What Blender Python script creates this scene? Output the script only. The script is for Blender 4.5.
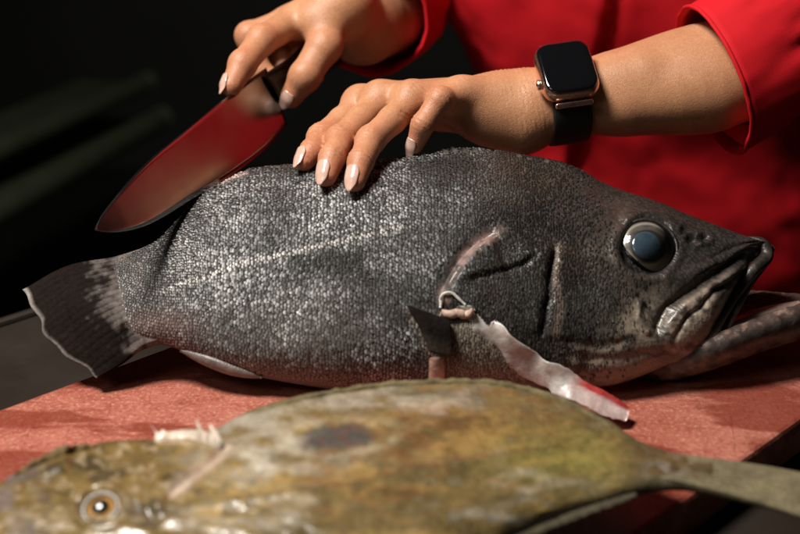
import bpy, math
import numpy as np
from mathutils import Vector, Matrix, noise as mnoise

# ------------------------------------------------------------------ camera, world, light, exposure
scene = bpy.context.scene
for o in list(bpy.data.objects):
    bpy.data.objects.remove(o, do_unlink=True)
C = scene.collection
PITCH = math.radians(22.0)
LENS = 55.0
F_PX = LENS / 36.0 * 800.0
DIST = 0.70
CAM = np.array([0.0, -DIST * math.cos(PITCH), 0.052 + DIST * math.sin(PITCH)])
cam = bpy.data.cameras.new('camera')
cam.lens = LENS
cam.sensor_width = 36.0
cam.clip_start = 0.02
cam.clip_end = 60.0
cam.dof.use_dof = True
cam.dof.focus_distance = 0.705
cam.dof.aperture_fstop = 5.6
camo = bpy.data.objects.new('camera', cam)
camo.location = CAM
camo.rotation_euler = (math.pi / 2 - PITCH, 0, 0)
C.objects.link(camo)
scene.camera = camo
scene.render.resolution_x = 1024
scene.render.resolution_y = 684

world = bpy.data.worlds.new('World')
scene.world = world
world.use_nodes = True
bg = world.node_tree.nodes['Background']
bg.inputs[0].default_value = (0.9, 0.85, 0.8, 1)
bg.inputs[1].default_value = 0.008

def area(name, loc, target, size, power, col):
    l = bpy.data.lights.new(name, 'AREA')
    l.shape = 'DISK'
    l.size = size
    l.energy = power
    l.color = col
    o = bpy.data.objects.new(name, l)
    o.location = loc
    d = Vector(target) - Vector(loc)
    o.rotation_euler = d.to_track_quat('-Z', 'Y').to_euler()
    C.objects.link(o)
    return o
area('key_lamp', (-0.46, -0.17, 1.08), (0.0, 0.03, 0.05), 0.34, 22.5, (1.0, 0.935, 0.85))
area('front_fill', (-0.75, -0.80, 0.95), (0.05, 0.1, 0.05), 0.40, 1.3, (1.0, 0.92, 0.83))  # weak fill light added from the front left
vs = scene.view_settings
vs.view_transform = 'Standard'
vs.look = 'None'
vs.exposure = 0.0
vs.gamma = 1.0
scene.render.engine = 'CYCLES'

# ------------------------------------------------------------------ helpers
RX = np.array([1.0, 0, 0])
FW = np.array([0, math.cos(PITCH), -math.sin(PITCH)])
UP = np.array([0, math.sin(PITCH), math.cos(PITCH)])
rng = np.random.default_rng(7)

def ray(px, py):
    px = np.asarray(px, float); py = np.asarray(py, float)
    return FW + ((px - 400) / F_PX)[..., None] * RX + ((267 - py) / F_PX)[..., None] * UP
def pt(px, py, d):
    return CAM + np.asarray(d, float)[..., None] * ray(px, py)
def proj(P):
    q = np.asarray(P) - CAM
    d = q @ FW
    return 400 + F_PX * (q @ RX) / d, 267 - F_PX * (q @ UP) / d, d
def on_plane(px, py, O, N):
    r = ray(px, py)
    t = ((O - CAM) @ N) / (r @ N)
    return CAM + t[..., None] * r
def nrm(v):
    v = np.asarray(v, float)
    return v / np.maximum(np.linalg.norm(v, axis=-1, keepdims=True), 1e-12)
def smooth01(x):
    x = np.clip(x, 0, 1)
    return x * x * (3 - 2 * x)
def sstep(a, b, x):
    return smooth01((x - a) / (b - a))
def resample(P, n, smooth=True):
    """Catmull-Rom through control rows, resampled by chord length."""
    P = np.asarray(P, float)
    ch = np.r_[0, np.cumsum(np.linalg.norm(np.diff(P[:, :min(3, P.shape[1])], axis=0), axis=1))]
    t = np.linspace(0, ch[-1], n)
    if not smooth or len(P) < 3:
        return np.stack([np.interp(t, ch, P[:, k]) for k in range(P.shape[1])], 1)
    m = np.gradient(P, ch, axis=0)
    i = np.clip(np.searchsorted(ch, t, side='right') - 1, 0, len(P) - 2)
    h = (ch[i + 1] - ch[i])[:, None]
    s = ((t - ch[i])[:, None]) / h
    return ((2*s**3 - 3*s**2 + 1) * P[i] + (s**3 - 2*s**2 + s) * h * m[i]
            + (-2*s**3 + 3*s**2) * P[i+1] + (s**3 - s**2) * h * m[i+1])
def poly_dist(x, y, L):
    """distance to a polyline, signed side (+ = right of travel on the picture), and 0..1 position along it"""
    L = np.asarray(L, float)
    best = np.full(x.shape, 1e9); side = np.zeros(x.shape); pos = np.zeros(x.shape)
    seg = np.linalg.norm(np.diff(L, axis=0), axis=1); tot = seg.sum(); acc = 0
    for a, b, sl in zip(L[:-1], L[1:], seg):
        d = b - a
        t = np.clip(((x - a[0]) * d[0] + (y - a[1]) * d[1]) / (sl * sl), 0, 1)
        ex = x - a[0] - t * d[0]; ey = y - a[1] - t * d[1]
        q = np.hypot(ex, ey)
        m = q < best
        best = np.where(m, q, best)
        side = np.where(m, np.sign(d[0] * (y - a[1]) - d[1] * (x - a[0])), side)
        pos = np.where(m, (acc + t * sl) / tot, pos)
        acc += sl
    return best, side, pos
def in_poly(x, y, L):
    L = np.asarray(L, float); c = np.zeros(x.shape, bool)
    for (x1, y1), (x2, y2) in zip(L, np.roll(L, -1, 0)):
        hit = ((y1 > y) != (y2 > y)) & (x < (x2 - x1) * (y - y1) / (y2 - y1 + 1e-12) + x1)
        c ^= hit
    return c
def soft_poly(x, y, L, w):
    """1 inside, fading to 0 over w pixels outside / inside the edge"""
    Lc = np.vstack([L, L[:1]])
    d, _, _ = poly_dist(x, y, Lc)
    sd = np.where(in_poly(x, y, L), d, -d)
    return sstep(-w, w, sd)
_perm = rng.permutation(4096)
_val = rng.random(4096)
def vnoise(P):
    """smooth value noise, P (n,2) or (n,3), about 0..1"""
    P = np.asarray(P, float)
    if P.shape[1] == 2:
        P = np.c_[P, np.full(len(P), 0.37)]
    i = np.floor(P).astype(np.int64); f = P - i
    f = f * f * (3 - 2 * f)
    out = 0
    for a in (0, 1):
        for b in (0, 1):
            for c in (0, 1):
                h = _perm[(i[:, 2] + c) & 4095]
                h = _perm[(h + i[:, 1] + b) & 4095]
                h = _perm[(h + i[:, 0] + a) & 4095]
                w = (f[:, 0] if a else 1 - f[:, 0]) * (f[:, 1] if b else 1 - f[:, 1]) * (f[:, 2] if c else 1 - f[:, 2])
                out = out + w * _val[h]
    return out
def fbm(P, o=4):
    s = 0; a = 1; t = 0
    P = np.asarray(P, float)
    for k in range(o):
        s = s + a * vnoise(P * (2 ** k) + 17.3 * k); t += a; a *= 0.5
    return s / t

def mesh_obj(name, V, Fc, mat, parent=None, smooth=True, cols=None, attrs=None):
    me = bpy.data.meshes.new(name)
    V = np.asarray(V, np.float32)
    if isinstance(Fc, np.ndarray):
        n, k = Fc.shape
        me.vertices.add(len(V)); me.vertices.foreach_set('co', V.ravel())
        me.loops.add(n * k); me.loops.foreach_set('vertex_index', Fc.astype(np.int32).ravel())
        me.polygons.add(n); me.polygons.foreach_set('loop_start', np.arange(0, n * k, k, dtype=np.int32))
        me.update(calc_edges=True); me.validate()
    else:
        me.from_pydata([tuple(map(float, v)) for v in V], [], [tuple(map(int, f)) for f in Fc])
        me.update()
    if smooth:
        me.polygons.foreach_set('use_smooth', np.ones(len(me.polygons), bool))
    if cols is not None:
        a = me.color_attributes.new('col', 'FLOAT_COLOR', 'POINT')
        cc = np.ones((len(V), 4), np.float32); cc[:, :3] = cols
        a.data.foreach_set('color', cc.ravel())
    for k, v in (attrs or {}).items():
        v = np.asarray(v, np.float32)
        if v.ndim == 1:
            a = me.attributes.new(k, 'FLOAT', 'POINT'); a.data.foreach_set('value', v)
        else:
            a = me.attributes.new(k, 'FLOAT_VECTOR', 'POINT'); a.data.foreach_set('vector', v.ravel())
    o = bpy.data.objects.new(name, me)
    if mat is not None:
        me.materials.append(mat)
    C.objects.link(o)
    if parent is not None:
        o.parent = parent
        p = parent; off = Vector((0, 0, 0))
        while p is not None:
            off += p.location; p = p.parent
        me.transform(Matrix.Translation(-off))
    return o
def thing(name, label, cat, loc=(0, 0, 0), group=None):
    o = bpy.data.objects.new(name, None)
    o.empty_display_size = 0.02
    C.objects.link(o)
    o.location = loc
    tag(o, label, cat, group)
    return o
def tag(o, label, cat, group=None):
    o['label'] = label; o['category'] = cat
    if group: o['group'] = group
    return o
def grid_faces(nu, nv, wrap_v=False, flip=False):
    i, j = np.meshgrid(np.arange(nu - 1), np.arange(nv if wrap_v else nv - 1), indexing='ij')
    j2 = (j + 1) % nv
    q = np.stack([i * nv + j, i * nv + j2, (i + 1) * nv + j2, (i + 1) * nv + j], -1).reshape(-1, 4)
    return q[:, ::-1].copy() if flip else q
def vert_normals(V, Fq):
    a = V[Fq[:, 2]] - V[Fq[:, 0]]; b = V[Fq[:, 3]] - V[Fq[:, 1]]
    n = np.cross(a, b)
    out = np.zeros_like(V)
    for k in range(4):
        np.add.at(out, Fq[:, k], n)
    return nrm(out)
def sweep(P, Nn, W, T, nseg=12, power=1.0, cap=True):
    """closed elliptical tube along P; W half widths across, T half thickness along Nn"""
    P = np.asarray(P, float); n = len(P)
    tang = nrm(np.gradient(P, axis=0))
    Nn = np.asarray(Nn, float)
    if Nn.ndim == 1: Nn = np.repeat(Nn[None], n, 0)
    S = nrm(np.cross(tang, Nn)); Nn = nrm(np.cross(S, tang))
    W = np.broadcast_to(np.asarray(W, float), (n,)); T = np.broadcast_to(np.asarray(T, float), (n,))
    ph = np.linspace(0, 2 * np.pi, nseg, endpoint=False)
    c = np.sign(np.cos(ph)) * np.abs(np.cos(ph)) ** power; s = np.sign(np.sin(ph)) * np.abs(np.sin(ph)) ** power
    V = P[:, None] + S[:, None] * (W[:, None] * c)[..., None] + Nn[:, None] * (T[:, None] * s)[..., None]
    V = V.reshape(-1, 3)
    Fq = [tuple(q) for q in grid_faces(n, nseg, True)]
    if cap:
        Fq.append(tuple(range(nseg))); Fq.append(tuple(range((n - 1) * nseg, n * nseg))[::-1])
    return V, Fq
def join_geo(parts):
    V = []; Fq = []; off = 0
    for v, f in parts:
        V.append(np.asarray(v)); Fq += [tuple(int(i) + off for i in q) for q in f]; off += len(v)
    return np.vstack(V), Fq

# ---- implicit surfaces: smooth union of tapered capsules, polygonised with surface nets
class Field:
    def __init__(s, lo, hi, h):
        s.lo = np.asarray(lo, float); s.h = h
        s.n = np.ceil((np.asarray(hi) - s.lo) / h).astype(int) + 1
        s.ax = [s.lo[k] + h * np.arange(s.n[k]) for k in range(3)]
    def new(s):
        return np.full(tuple(s.n), 0.05, np.float32)
    def cap(s, G, a, b, ra, rb, k=0.004, flat=None, sub=False):
        a = np.asarray(a, float); b = np.asarray(b, float)
        m = max(ra, rb) * 1.6 + 0.012
        lo = np.minimum(a, b) - m; hi = np.maximum(a, b) + m
        i0 = np.clip(np.floor((lo - s.lo) / s.h).astype(int), 0, s.n); i1 = np.clip(np.ceil((hi - s.lo) / s.h).astype(int) + 1, 0, s.n)
        if np.any(i1 <= i0): return
        sl = tuple(slice(p, q) for p, q in zip(i0, i1))
        X = s.ax[0][sl[0]][:, None, None] - a[0]; Y = s.ax[1][sl[1]][None, :, None] - a[1]; Z = s.ax[2][sl[2]][None, None, :] - a[2]
        d = b - a; L2 = max(d @ d, 1e-12)
        t = np.clip((X * d[0] + Y * d[1] + Z * d[2]) / L2, 0, 1)
        ex = X - t * d[0]; ey = Y - t * d[1]; ez = Z - t * d[2]
        q2 = ex * ex + ey * ey + ez * ez
        if flat is not None:
            fd, fk = flat
            c = ex * fd[0] + ey * fd[1] + ez * fd[2]
            q2 = q2 + c * c * (1.0 / (fk * fk) - 1.0)
        D = np.sqrt(q2) - (ra + (rb - ra) * t)
        g = G[sl]
        if sub:
            D = -D
            hh = np.clip(0.5 - 0.5 * (g - D) / k, 0, 1)
            G[sl] = (g + (D - g) * hh + k * hh * (1 - hh)).astype(np.float32)
        else:
            hh = np.clip(0.5 + 0.5 * (g - D) / k, 0, 1)
            G[sl] = (g + (D - g) * hh - k * hh * (1 - hh)).astype(np.float32)
    def mesh(s, G):
        return surfnet(G, s.lo, s.h)
def smin(A, B, k):
    h = np.clip(0.5 + 0.5 * (B - A) / k, 0, 1)
    return B + (A - B) * h - k * h * (1 - h)
def surfnet(G, lo, h):
    neg = G < 0
    nx, ny, nz = G.shape
    cs = np.zeros((nx - 1, ny - 1, nz - 1), np.int8)
    offs = [(a, b, c) for a in (0, 1) for b in (0, 1) for c in (0, 1)]
    for a, b, c in offs:
        cs += neg[a:nx - 1 + a, b:ny - 1 + b, c:nz - 1 + c]
    act = (cs > 0) & (cs < 8)
    ii = np.argwhere(act)
    idx = np.full(act.shape, -1, np.int64); idx[act] = np.arange(len(ii))
    val = np.stack([G[ii[:, 0] + a, ii[:, 1] + b, ii[:, 2] + c] for a, b, c in offs], 1)
    acc = np.zeros((len(ii), 3)); cnt = np.zeros(len(ii))
    for p in range(8):
        for q in range(p + 1, 8):
            o1 = np.array(offs[p]); o2 = np.array(offs[q])
            if np.abs(o1 - o2).sum() != 1: continue
            m = (val[:, p] < 0) != (val[:, q] < 0)
            t = val[m, p] / (val[m, p] - val[m, q])
            acc[m] += o1 + t[:, None] * (o2 - o1); cnt[m] += 1
    V = lo + h * (ii + acc / cnt[:, None])
    Q = []
    for ax in range(3):
        A = np.moveaxis(neg, ax, 0); I = np.moveaxis(idx, ax, 0)
        d = A[1:] != A[:-1]
        d = d[:, 1:-1, 1:-1]
        e = np.argwhere(d)
        i, j, k = e[:, 0], e[:, 1] + 1, e[:, 2] + 1
        q = np.stack([I[i, j - 1, k - 1], I[i, j, k - 1], I[i, j, k], I[i, j - 1, k]], 1)
        fl = A[i, j, k]
        if ax == 1: fl = ~fl
        q[~fl] = q[~fl][:, ::-1]
        Q.append(q)
    Q = np.vstack(Q)
    return V, Q[(Q >= 0).all(1)]
def relax(V, Q, n=2, lam=0.5, back=1.04):
    E = np.vstack([Q[:, [0, 1]], Q[:, [1, 2]], Q[:, [2, 3]], Q[:, [3, 0]]])
    E = np.vstack([E, E[:, ::-1]])
    deg = np.bincount(E[:, 0], minlength=len(V))[:, None]
    for it in range(n):
        for l in ((lam, -lam * back) if back else (lam,)):
            S = np.stack([np.bincount(E[:, 0], V[E[:, 1], k], len(V)) for k in range(3)], 1)
            V = V + l * (S / np.maximum(deg, 1) - V)
    return V

# ------------------------------------------------------------------ materials
class NT:
    def __init__(s, name):
        s.m = bpy.data.materials.new(name); s.m.use_nodes = True
        s.t = s.m.node_tree; s.b = s.t.nodes['Principled BSDF']; s.out = s.t.nodes['Material Output']
    def n(s, typ, **kw):
        nd = s.t.nodes.new(typ)
        for k, v in kw.items():
            setattr(nd, k, v)
        return nd
    def l(s, a, b): s.t.links.new(a, b)
    def set(s, **kw):
        for k, v in kw.items():
            i = s.b.inputs[k.replace('_', ' ')]
            if hasattr(v, 'is_linked') or hasattr(v, 'links'): s.l(v, i)
            elif isinstance(v, (tuple, list)) and len(v) == 3 and i.type == 'RGBA': i.default_value = (*v, 1)
            else: i.default_value = v
        return s
    def coord(s, scale=(1, 1, 1), kind='Object'):
        tc = s.n('ShaderNodeTexCoord'); mp = s.n('ShaderNodeMapping')
        mp.inputs['Scale'].default_value = scale
        s.l(tc.outputs[kind], mp.inputs[0]); return mp.outputs[0]
    def attr(s, name, out='Color'):
        a = s.n('ShaderNodeAttribute'); a.attribute_name = name; return a.outputs[out]
    def mapped(s, vec, scale):
        mp = s.n('ShaderNodeMapping'); mp.inputs['Scale'].default_value = scale
        s.l(vec, mp.inputs[0]); return mp.outputs[0]
    def noise(s, vec, scale, detail=4, rough=0.6, dist=0):
        n = s.n('ShaderNodeTexNoise')
        n.inputs['Scale'].default_value = scale; n.inputs['Detail'].default_value = detail
        n.inputs['Roughness'].default_value = rough; n.inputs['Distortion'].default_value = dist
        if vec is not None: s.l(vec, n.inputs['Vector'])
        return n.outputs['Fac']
    def vor(s, vec, scale, feature='F1', out='Distance', rand=1.0):
        n = s.n('ShaderNodeTexVoronoi', feature=feature)
        n.inputs['Scale'].default_value = scale; n.inputs['Randomness'].default_value = rand
        if vec is not None: s.l(vec, n.inputs['Vector'])
        return n.outputs[out]
    def ramp(s, fac, pts):
        r = s.n('ShaderNodeValToRGB'); el = r.color_ramp.elements
        while len(el) < len(pts): el.new(0.5)
        for e, (p, c) in zip(el, pts):
            e.position = p
            e.color = (c, c, c, 1) if not isinstance(c, (tuple, list)) else (*c[:3], 1)
        s.l(fac, r.inputs[0]); return r.outputs[0]
    def mix(s, fac, a, b, typ='MIX'):
        x = s.n('ShaderNodeMix', data_type='RGBA', blend_type=typ)
        for v, i in ((fac, 0), (a, 6), (b, 7)):
            if hasattr(v, 'links'): s.l(v, x.inputs[i])
            elif isinstance(v, (tuple, list)): x.inputs[i].default_value = (*v[:3], 1)
            else: x.inputs[i].default_value = v
        return x.outputs[2]
    def math(s, op, a, b=0.0):
        x = s.n('ShaderNodeMath', operation=op)
        for v, i in ((a, 0), (b, 1)):
            if hasattr(v, 'links'): s.l(v, x.inputs[i])
            else: x.inputs[i].default_value = v
        return x.outputs[0]
    def bump(s, h, strength=0.4, dist=0.001, prev=None):
        b = s.n('ShaderNodeBump'); b.inputs['Strength'].default_value = strength; b.inputs['Distance'].default_value = dist
        s.l(h, b.inputs['Height'])
        if prev is not None: s.l(prev, b.inputs['Normal'])
        s.l(b.outputs[0], s.b.inputs['Normal']); return b.outputs[0]

def plain(name, col, rough=0.5, metal=0.0, var=0.12, scale=60, bump=0.0):
    m = NT(name); v = m.coord()
    nz = m.noise(v, scale, 5)
    m.set(Base_Color=m.mix(1.0, col, m.ramp(nz, [(0.25, 1 - var), (0.75, 1 + var)]), 'MULTIPLY'), Metallic=metal)
    m.set(Roughness=m.math('ADD', m.math('MULTIPLY', nz, 0.15), rough - 0.07))
    if bump: m.bump(nz, bump, 0.001)
    return m.m

# ------------------------------------------------------------------ setting: worktop, cutting board, dark rack behind
ZP = np.array([0, 0, 1.0])
def on_z(px, py, z): return on_plane(np.array(px, float), np.array(py, float), np.array([0, 0, z]), ZP)
DG = np.array([1, 1, 0]) / math.sqrt(2)      # along the board's long edges
DP = np.array([-1, 1, 0]) / math.sqrt(2)     # across it
eL = on_z(75, 381, 0.0) @ DP; eR = on_z(720, 476, 0.0) @ DP
def slab(c0, c1, p0, p1, z0, z1, r, nr=5):
    """rounded slab in board axes with softened rims"""
    rings = []
    def loop(ins, z):
        pts = []
        for (sx, sy, a0) in ((1, 1, 0), (-1, 1, 90), (-1, -1, 180), (1, -1, 270)):
            cx = (c1 - r if sx > 0 else c0 + r); cy = (p1 - r if sy > 0 else p0 + r)
            for k in range(nr + 1):
                a = math.radians(a0 + 90 * k / nr); rr = r - ins
                pts.append(DG * (cx + rr * math.cos(a)) + DP * (cy + rr * math.sin(a)) + ZP * z)
        return pts
    e = 0.0025
    for ins, z in ((e, z0), (0, z0 + e), (0, z1 - e), (0.3 * e, z1 - 0.3 * e), (e, z1)):
        rings.append(loop(ins, z))
    n = len(rings[0]); V = np.array([p for rg in rings for p in rg])
    Fq = [tuple(q) for q in grid_faces(len(rings), n, True, flip=False)]
    Fq.append(tuple(range(n))[::-1]); Fq.append(tuple(range((len(rings) - 1) * n, len(rings) * n)))
    return V, Fq
m = NT('red_board'); v = m.coord()
big = m.noise(v, 9, 4, 0.55, 0.6); mid = m.noise(v, 60, 5, 0.65); fine = m.noise(v, 420, 4, 0.7)
mpn = m.n('ShaderNodeMapping'); mpn.inputs['Rotation'].default_value = (0, 0, math.radians(-38)); mpn.inputs['Scale'].default_value = (0.5, 1.5, 1); m.l(v, mpn.inputs[0])
stain = m.ramp(m.noise(mpn.outputs[0], 15, 4, 0.55, 0.9), [(0.45, 0.0), (0.52, 1.0)])
scr = m.vor(m.mapped(v, (1, 9, 1)), 38, 'DISTANCE_TO_EDGE')
scr2 = m.vor(m.mapped(v, (7, 1, 1)), 30, 'DISTANCE_TO_EDGE')
c = m.mix(m.ramp(mid, [(0.3, 0), (0.72, 1)]), (0.33, 0.080, 0.054), (0.47, 0.155, 0.108))
c = m.mix(m.ramp(big, [(0.42, 0), (0.62, 0.55)]), c, (0.50, 0.20, 0.145))
c = m.mix(m.ramp(fine, [(0.50, 0), (0.66, 0.75)]), c, (0.62, 0.31, 0.22))
c = m.mix(m.ramp(m.noise(v, 260, 3, 0.6), [(0.30, 0.75), (0.45, 0.0)]), c, (0.27, 0.055, 0.033))
c = m.mix(m.math('MULTIPLY', stain, 0.72), c, (0.20, 0.032, 0.018))
cuts = m.math('MAXIMUM', m.ramp(scr, [(0.0, 1.0), (0.012, 0.0)]), m.ramp(scr2, [(0.0, 1.0), (0.010, 0.0)]))
c = m.mix(m.math('MULTIPLY', cuts, 0.55), c, (0.17, 0.035, 0.022))
m.set(Base_Color=c)
m.set(Roughness=m.math('SUBTRACT', m.math('MULTIPLY', m.ramp(mid, [(0.2, 0.30), (0.8, 0.55)]), 1.0), m.math('MULTIPLY', stain, 0.18)))
b = m.bump(m.math('ADD', m.math('MULTIPLY', mid, 0.5), fine), 0.5, 0.0014)
m.bump(m.math('ADD', m.ramp(scr, [(0.0, 0), (0.02, 1)]), m.ramp(scr2, [(0.0, 0), (0.018, 1)])), 0.22, 0.0006, b)
M_BOARD = m.m
V, Fq = slab(-0.40, 0.205, eR, eL, -0.024, 0.0, 0.012)
cb = mesh_obj('cutting_board', V, Fq, M_BOARD, smooth=False)
tag(cb, 'worn red plastic cutting board with wet stains lying under both fish', 'cutting board')

m = NT('dark_steel_top'); v = m.coord()
br = m.noise(m.mapped(v, (2, 60, 2)), 30, 4); sm = m.noise(v, 14, 4)
m.set(Base_Color=m.mix(sm, (0.014, 0.010, 0.007), (0.034, 0.025, 0.018)), Metallic=0.3)
m.set(Roughness=m.ramp(sm, [(0.3, 0.42), (0.7, 0.62)])); m.bump(br, 0.15, 0.0005)
eB = on_z(22, 316, -0.026) @ DP
V, Fq = slab(-0.9, 0.222, -0.70, eB, -0.066, -0.0255, 0.01)
V, Fq = join_geo([(V, Fq), sweep(np.array([DG * t + DP * (eB - 0.004) - ZP * 0.0245 for t in np.linspace(-0.88, 0.20, 12)]), ZP, 0.004, 0.0035, 10)])
wt = mesh_obj('worktop', V, Fq, m.m, smooth=False); wt['kind'] = 'structure'

M_FLOOR = plain('kitchen_floor', (0.02, 0.02, 0.018), 0.6, 0, 0.3, 8)
wf = mesh_obj('floor', [(-4, -3, -0.95), (4, -3, -0.95), (4, 5, -0.95), (-4, 5, -0.95)], [(0, 1, 2, 3)], M_FLOOR, smooth=False); wf['kind'] = 'structure'
M_WALL = plain('kitchen_wall', (0.018, 0.019, 0.015), 0.7, 0, 0.25, 5)
ww = mesh_obj('back_wall', [(-5, 3.4, -0.95), (5, 3.4, -0.95), (5, 3.4, 2.2), (-5, 3.4, 2.2)], [(0, 1, 2, 3)], M_WALL, smooth=False); ww['kind'] = 'structure'

# the steel rack in the dark behind: two shelves with rolled front rims on posts
M_RACK = plain('dull_green_steel', (0.075, 0.088, 0.052), 0.6, 0.3, 0.2, 12)
rack = thing('steel_rack', 'dull greenish steel rack with two rails in the dark background', 'rack', (-0.9, 1.5, -0.95))
def box_axes(o, ax, half):
    o = np.asarray(o, float); V = []
    for sx in (-1, 1):
        for sy in (-1, 1):
            for sz in (-1, 1):
                V.append(o + ax[0] * sx * half[0] + ax[1] * sy * half[1] + ax[2] * sz * half[2])
    return np.array(V), [(0, 1, 3, 2), (4, 6, 7, 5), (0, 4, 5, 1), (2, 3, 7, 6), (0, 2, 6, 4), (1, 5, 7, 3)]
for (p0, p1, r) in (((-60, 176, 2.2), (150, 106, 2.9), 0.022), ((-60, 243, 2.1), (165, 152, 2.9), 0.026)):
    A = pt(np.float64(p0[0]), np.float64(p0[1]), np.float64(p0[2])); B = pt(np.float64(p1[0]), np.float64(p1[1]), np.float64(p1[2]))
    B[2] = A[2]
    P = A[None] + np.linspace(-0.15, 1, 24)[:, None] * (B - A)[None]
    V, Fq = sweep(P, ZP, r, r, 14)
    mesh_obj('rail', V, Fq, M_RACK, rack)
    dirn = nrm(B - A); bk = np.array([-dirn[1], dirn[0], 0])
    if bk[1] < 0: bk = -bk
    V, Fq = box_axes((A + B) / 2 + bk * 0.10 - ZP * 0.012, (dirn, bk, ZP), (np.linalg.norm(B - A) / 2 * 1.0, 0.08, 0.004))
    mesh_obj('shelf', V, Fq, M_RACK, rack, smooth=False)
    for t in (0.02, 0.98):
        q = A + (B - A) * t + bk * 0.03
        z1 = 0.55; z0 = -0.95
        if r > 0.024 and t < 0.5:
            V, Fq = sweep(np.array([[q[0], q[1], z] for z in np.linspace(z0, z1, 8)]), dirn, 0.012, 0.012, 10)
            mesh_obj('post', V, Fq, M_RACK, rack)

# ------------------------------------------------------------------ fish bodies
def fish_shell(top, bot, O, tilt, bprof, nu, nh, x0, x1, pw=0.9, iters=8, skew=0.0):
    Vv = np.array([0, math.cos(tilt), math.sin(tilt)]); N = np.array([0, -math.sin(tilt), math.cos(tilt)])
    top = np.asarray(top, float); bot = np.asarray(bot, float)
    s = np.linspace(0, 1, nu)
    xs = x0 + (x1 - x0) * (s + 0.0)
    def curve(L):
        R = resample(L, 400)
        o = np.argsort(R[:, 0])
        return np.interp(xs, R[o, 0], R[o, 1])
    tt = curve(top); tb = curve(bot)
    bp = np.asarray(bprof, float)
    b = np.interp(xs, bp[:, 0], bp[:, 1])
    ker = np.ones(15) / 15
    b = np.convolve(np.pad(b, 7, mode='edge'), ker, 'valid')
    ph = np.concatenate([np.linspace(0, np.pi, nh), np.linspace(np.pi, 2 * np.pi, nh)[1:-1]])
    cph = np.cos(ph); sph = np.sin(ph); sph = np.sign(sph) * np.abs(sph) ** pw
    pt_, pb_ = tt.copy(), tb.copy()
    px_t, px_b = xs.copy(), xs.copy()
    for it in range(iters):
        T = on_plane(px_t, pt_, O, N); B = on_plane(px_b, pb_, O, N)
        c = (T + B) / 2; A = (T - B) / 2
        P = c[:, None] + A[:, None] * cph[None, :, None] + N * (b[:, None] * sph[None])[..., None]
        X, Y, D = proj(P)
        it_ = Y.argmin(1); ib = Y.argmax(1); r = np.arange(nu)
        pt_ += 0.8 * (tt - Y[r, it_]); pb_ += 0.8 * (tb - Y[r, ib])
        mid = pb_ < pt_ + 1
        pb_ = np.where(mid, (pb_ + pt_) / 2 + 0.5, pb_); pt_ = np.where(mid, pb_ - 1, pt_)
    return P, N, ph

class Surf:
    """lookup of the visible side of a shell by photograph pixel, at build time"""
    def __init__(s, P, Nrm, nh):
        Pf = P[:, :nh].reshape(-1, 3); s.P = Pf; s.N = Nrm[:, :nh].reshape(-1, 3)
        s.x, s.y, s.d = proj(Pf)
        f = ((CAM - Pf) * s.N).sum(1) > 0
        s.P, s.N, s.x, s.y, s.d = s.P[f], s.N[f], s.x[f], s.y[f], s.d[f]
    def at(s, px, py):
        q = (s.x - px) ** 2 + (s.y - py) ** 2
        k = np.argpartition(q, 12)[:12]
        w = 1 / (q[k] + 0.3)
        w /= w.sum()
        p = (s.P[k] * w[:, None]).sum(0); n = nrm((s.N[k] * w[:, None]).sum(0))
        d = (p - CAM) @ FW
        return pt(np.float64(px), np.float64(py), d), n, d
    def path(s, L, n=40):
        R = resample(L, n)
        a = [s.at(r[0], r[1]) for r in R]
        return np.array([q[0] for q in a]), np.array([q[1] for q in a]), R

# ---- the big dark fish -------------------------------------------------------
TILT = math.radians(36)
TOP = [(96, 268), (112, 261), (140, 250), (162, 238), (180, 219), (198, 198), (215, 184), (240, 171), (270, 166), (310, 164), (360, 162),
       (410, 157), (440, 152), (470, 150), (505, 153), (540, 158), (570, 165), (600, 181), (640, 196), (680, 212),
       (715, 225), (745, 235), (760, 240), (768, 244), (773, 252)]
BOT = [(96, 332), (112, 335), (140, 341), (165, 346), (190, 355), (215, 365), (250, 376), (300, 385), (340, 390), (390, 389), (430, 386),
       (480, 386), (530, 388), (580, 388), (610, 387), (640, 379), (665, 369), (690, 361), (701, 352), (711, 334), (724, 308), (738, 284),
       (752, 266), (765, 258), (773, 254)]
BPR = [(96, .004), (125, .009), (160, .014), (200, .021), (260, .029), (330, .035), (420, .038), (520, .037), (600, .034), (660, .029), (710, .022), (745, .015), (765, .009), (773, .003)]
O_F = np.array([0.0, 0.018, 0.0695])
NH = 190; NU = 600
P, NF, ph = fish_shell(TOP, BOT, O_F, TILT, BPR, NU, NH, 97, 773, pw=0.92)
FB = grid_faces(NU, P.shape[1], True)
Nn = vert_normals(P.reshape(-1, 3), FB).reshape(P.shape)
if (Nn[NU // 2, NH // 2] @ NF) < 0: Nn = -Nn; FB = FB[:, ::-1].copy()

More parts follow.
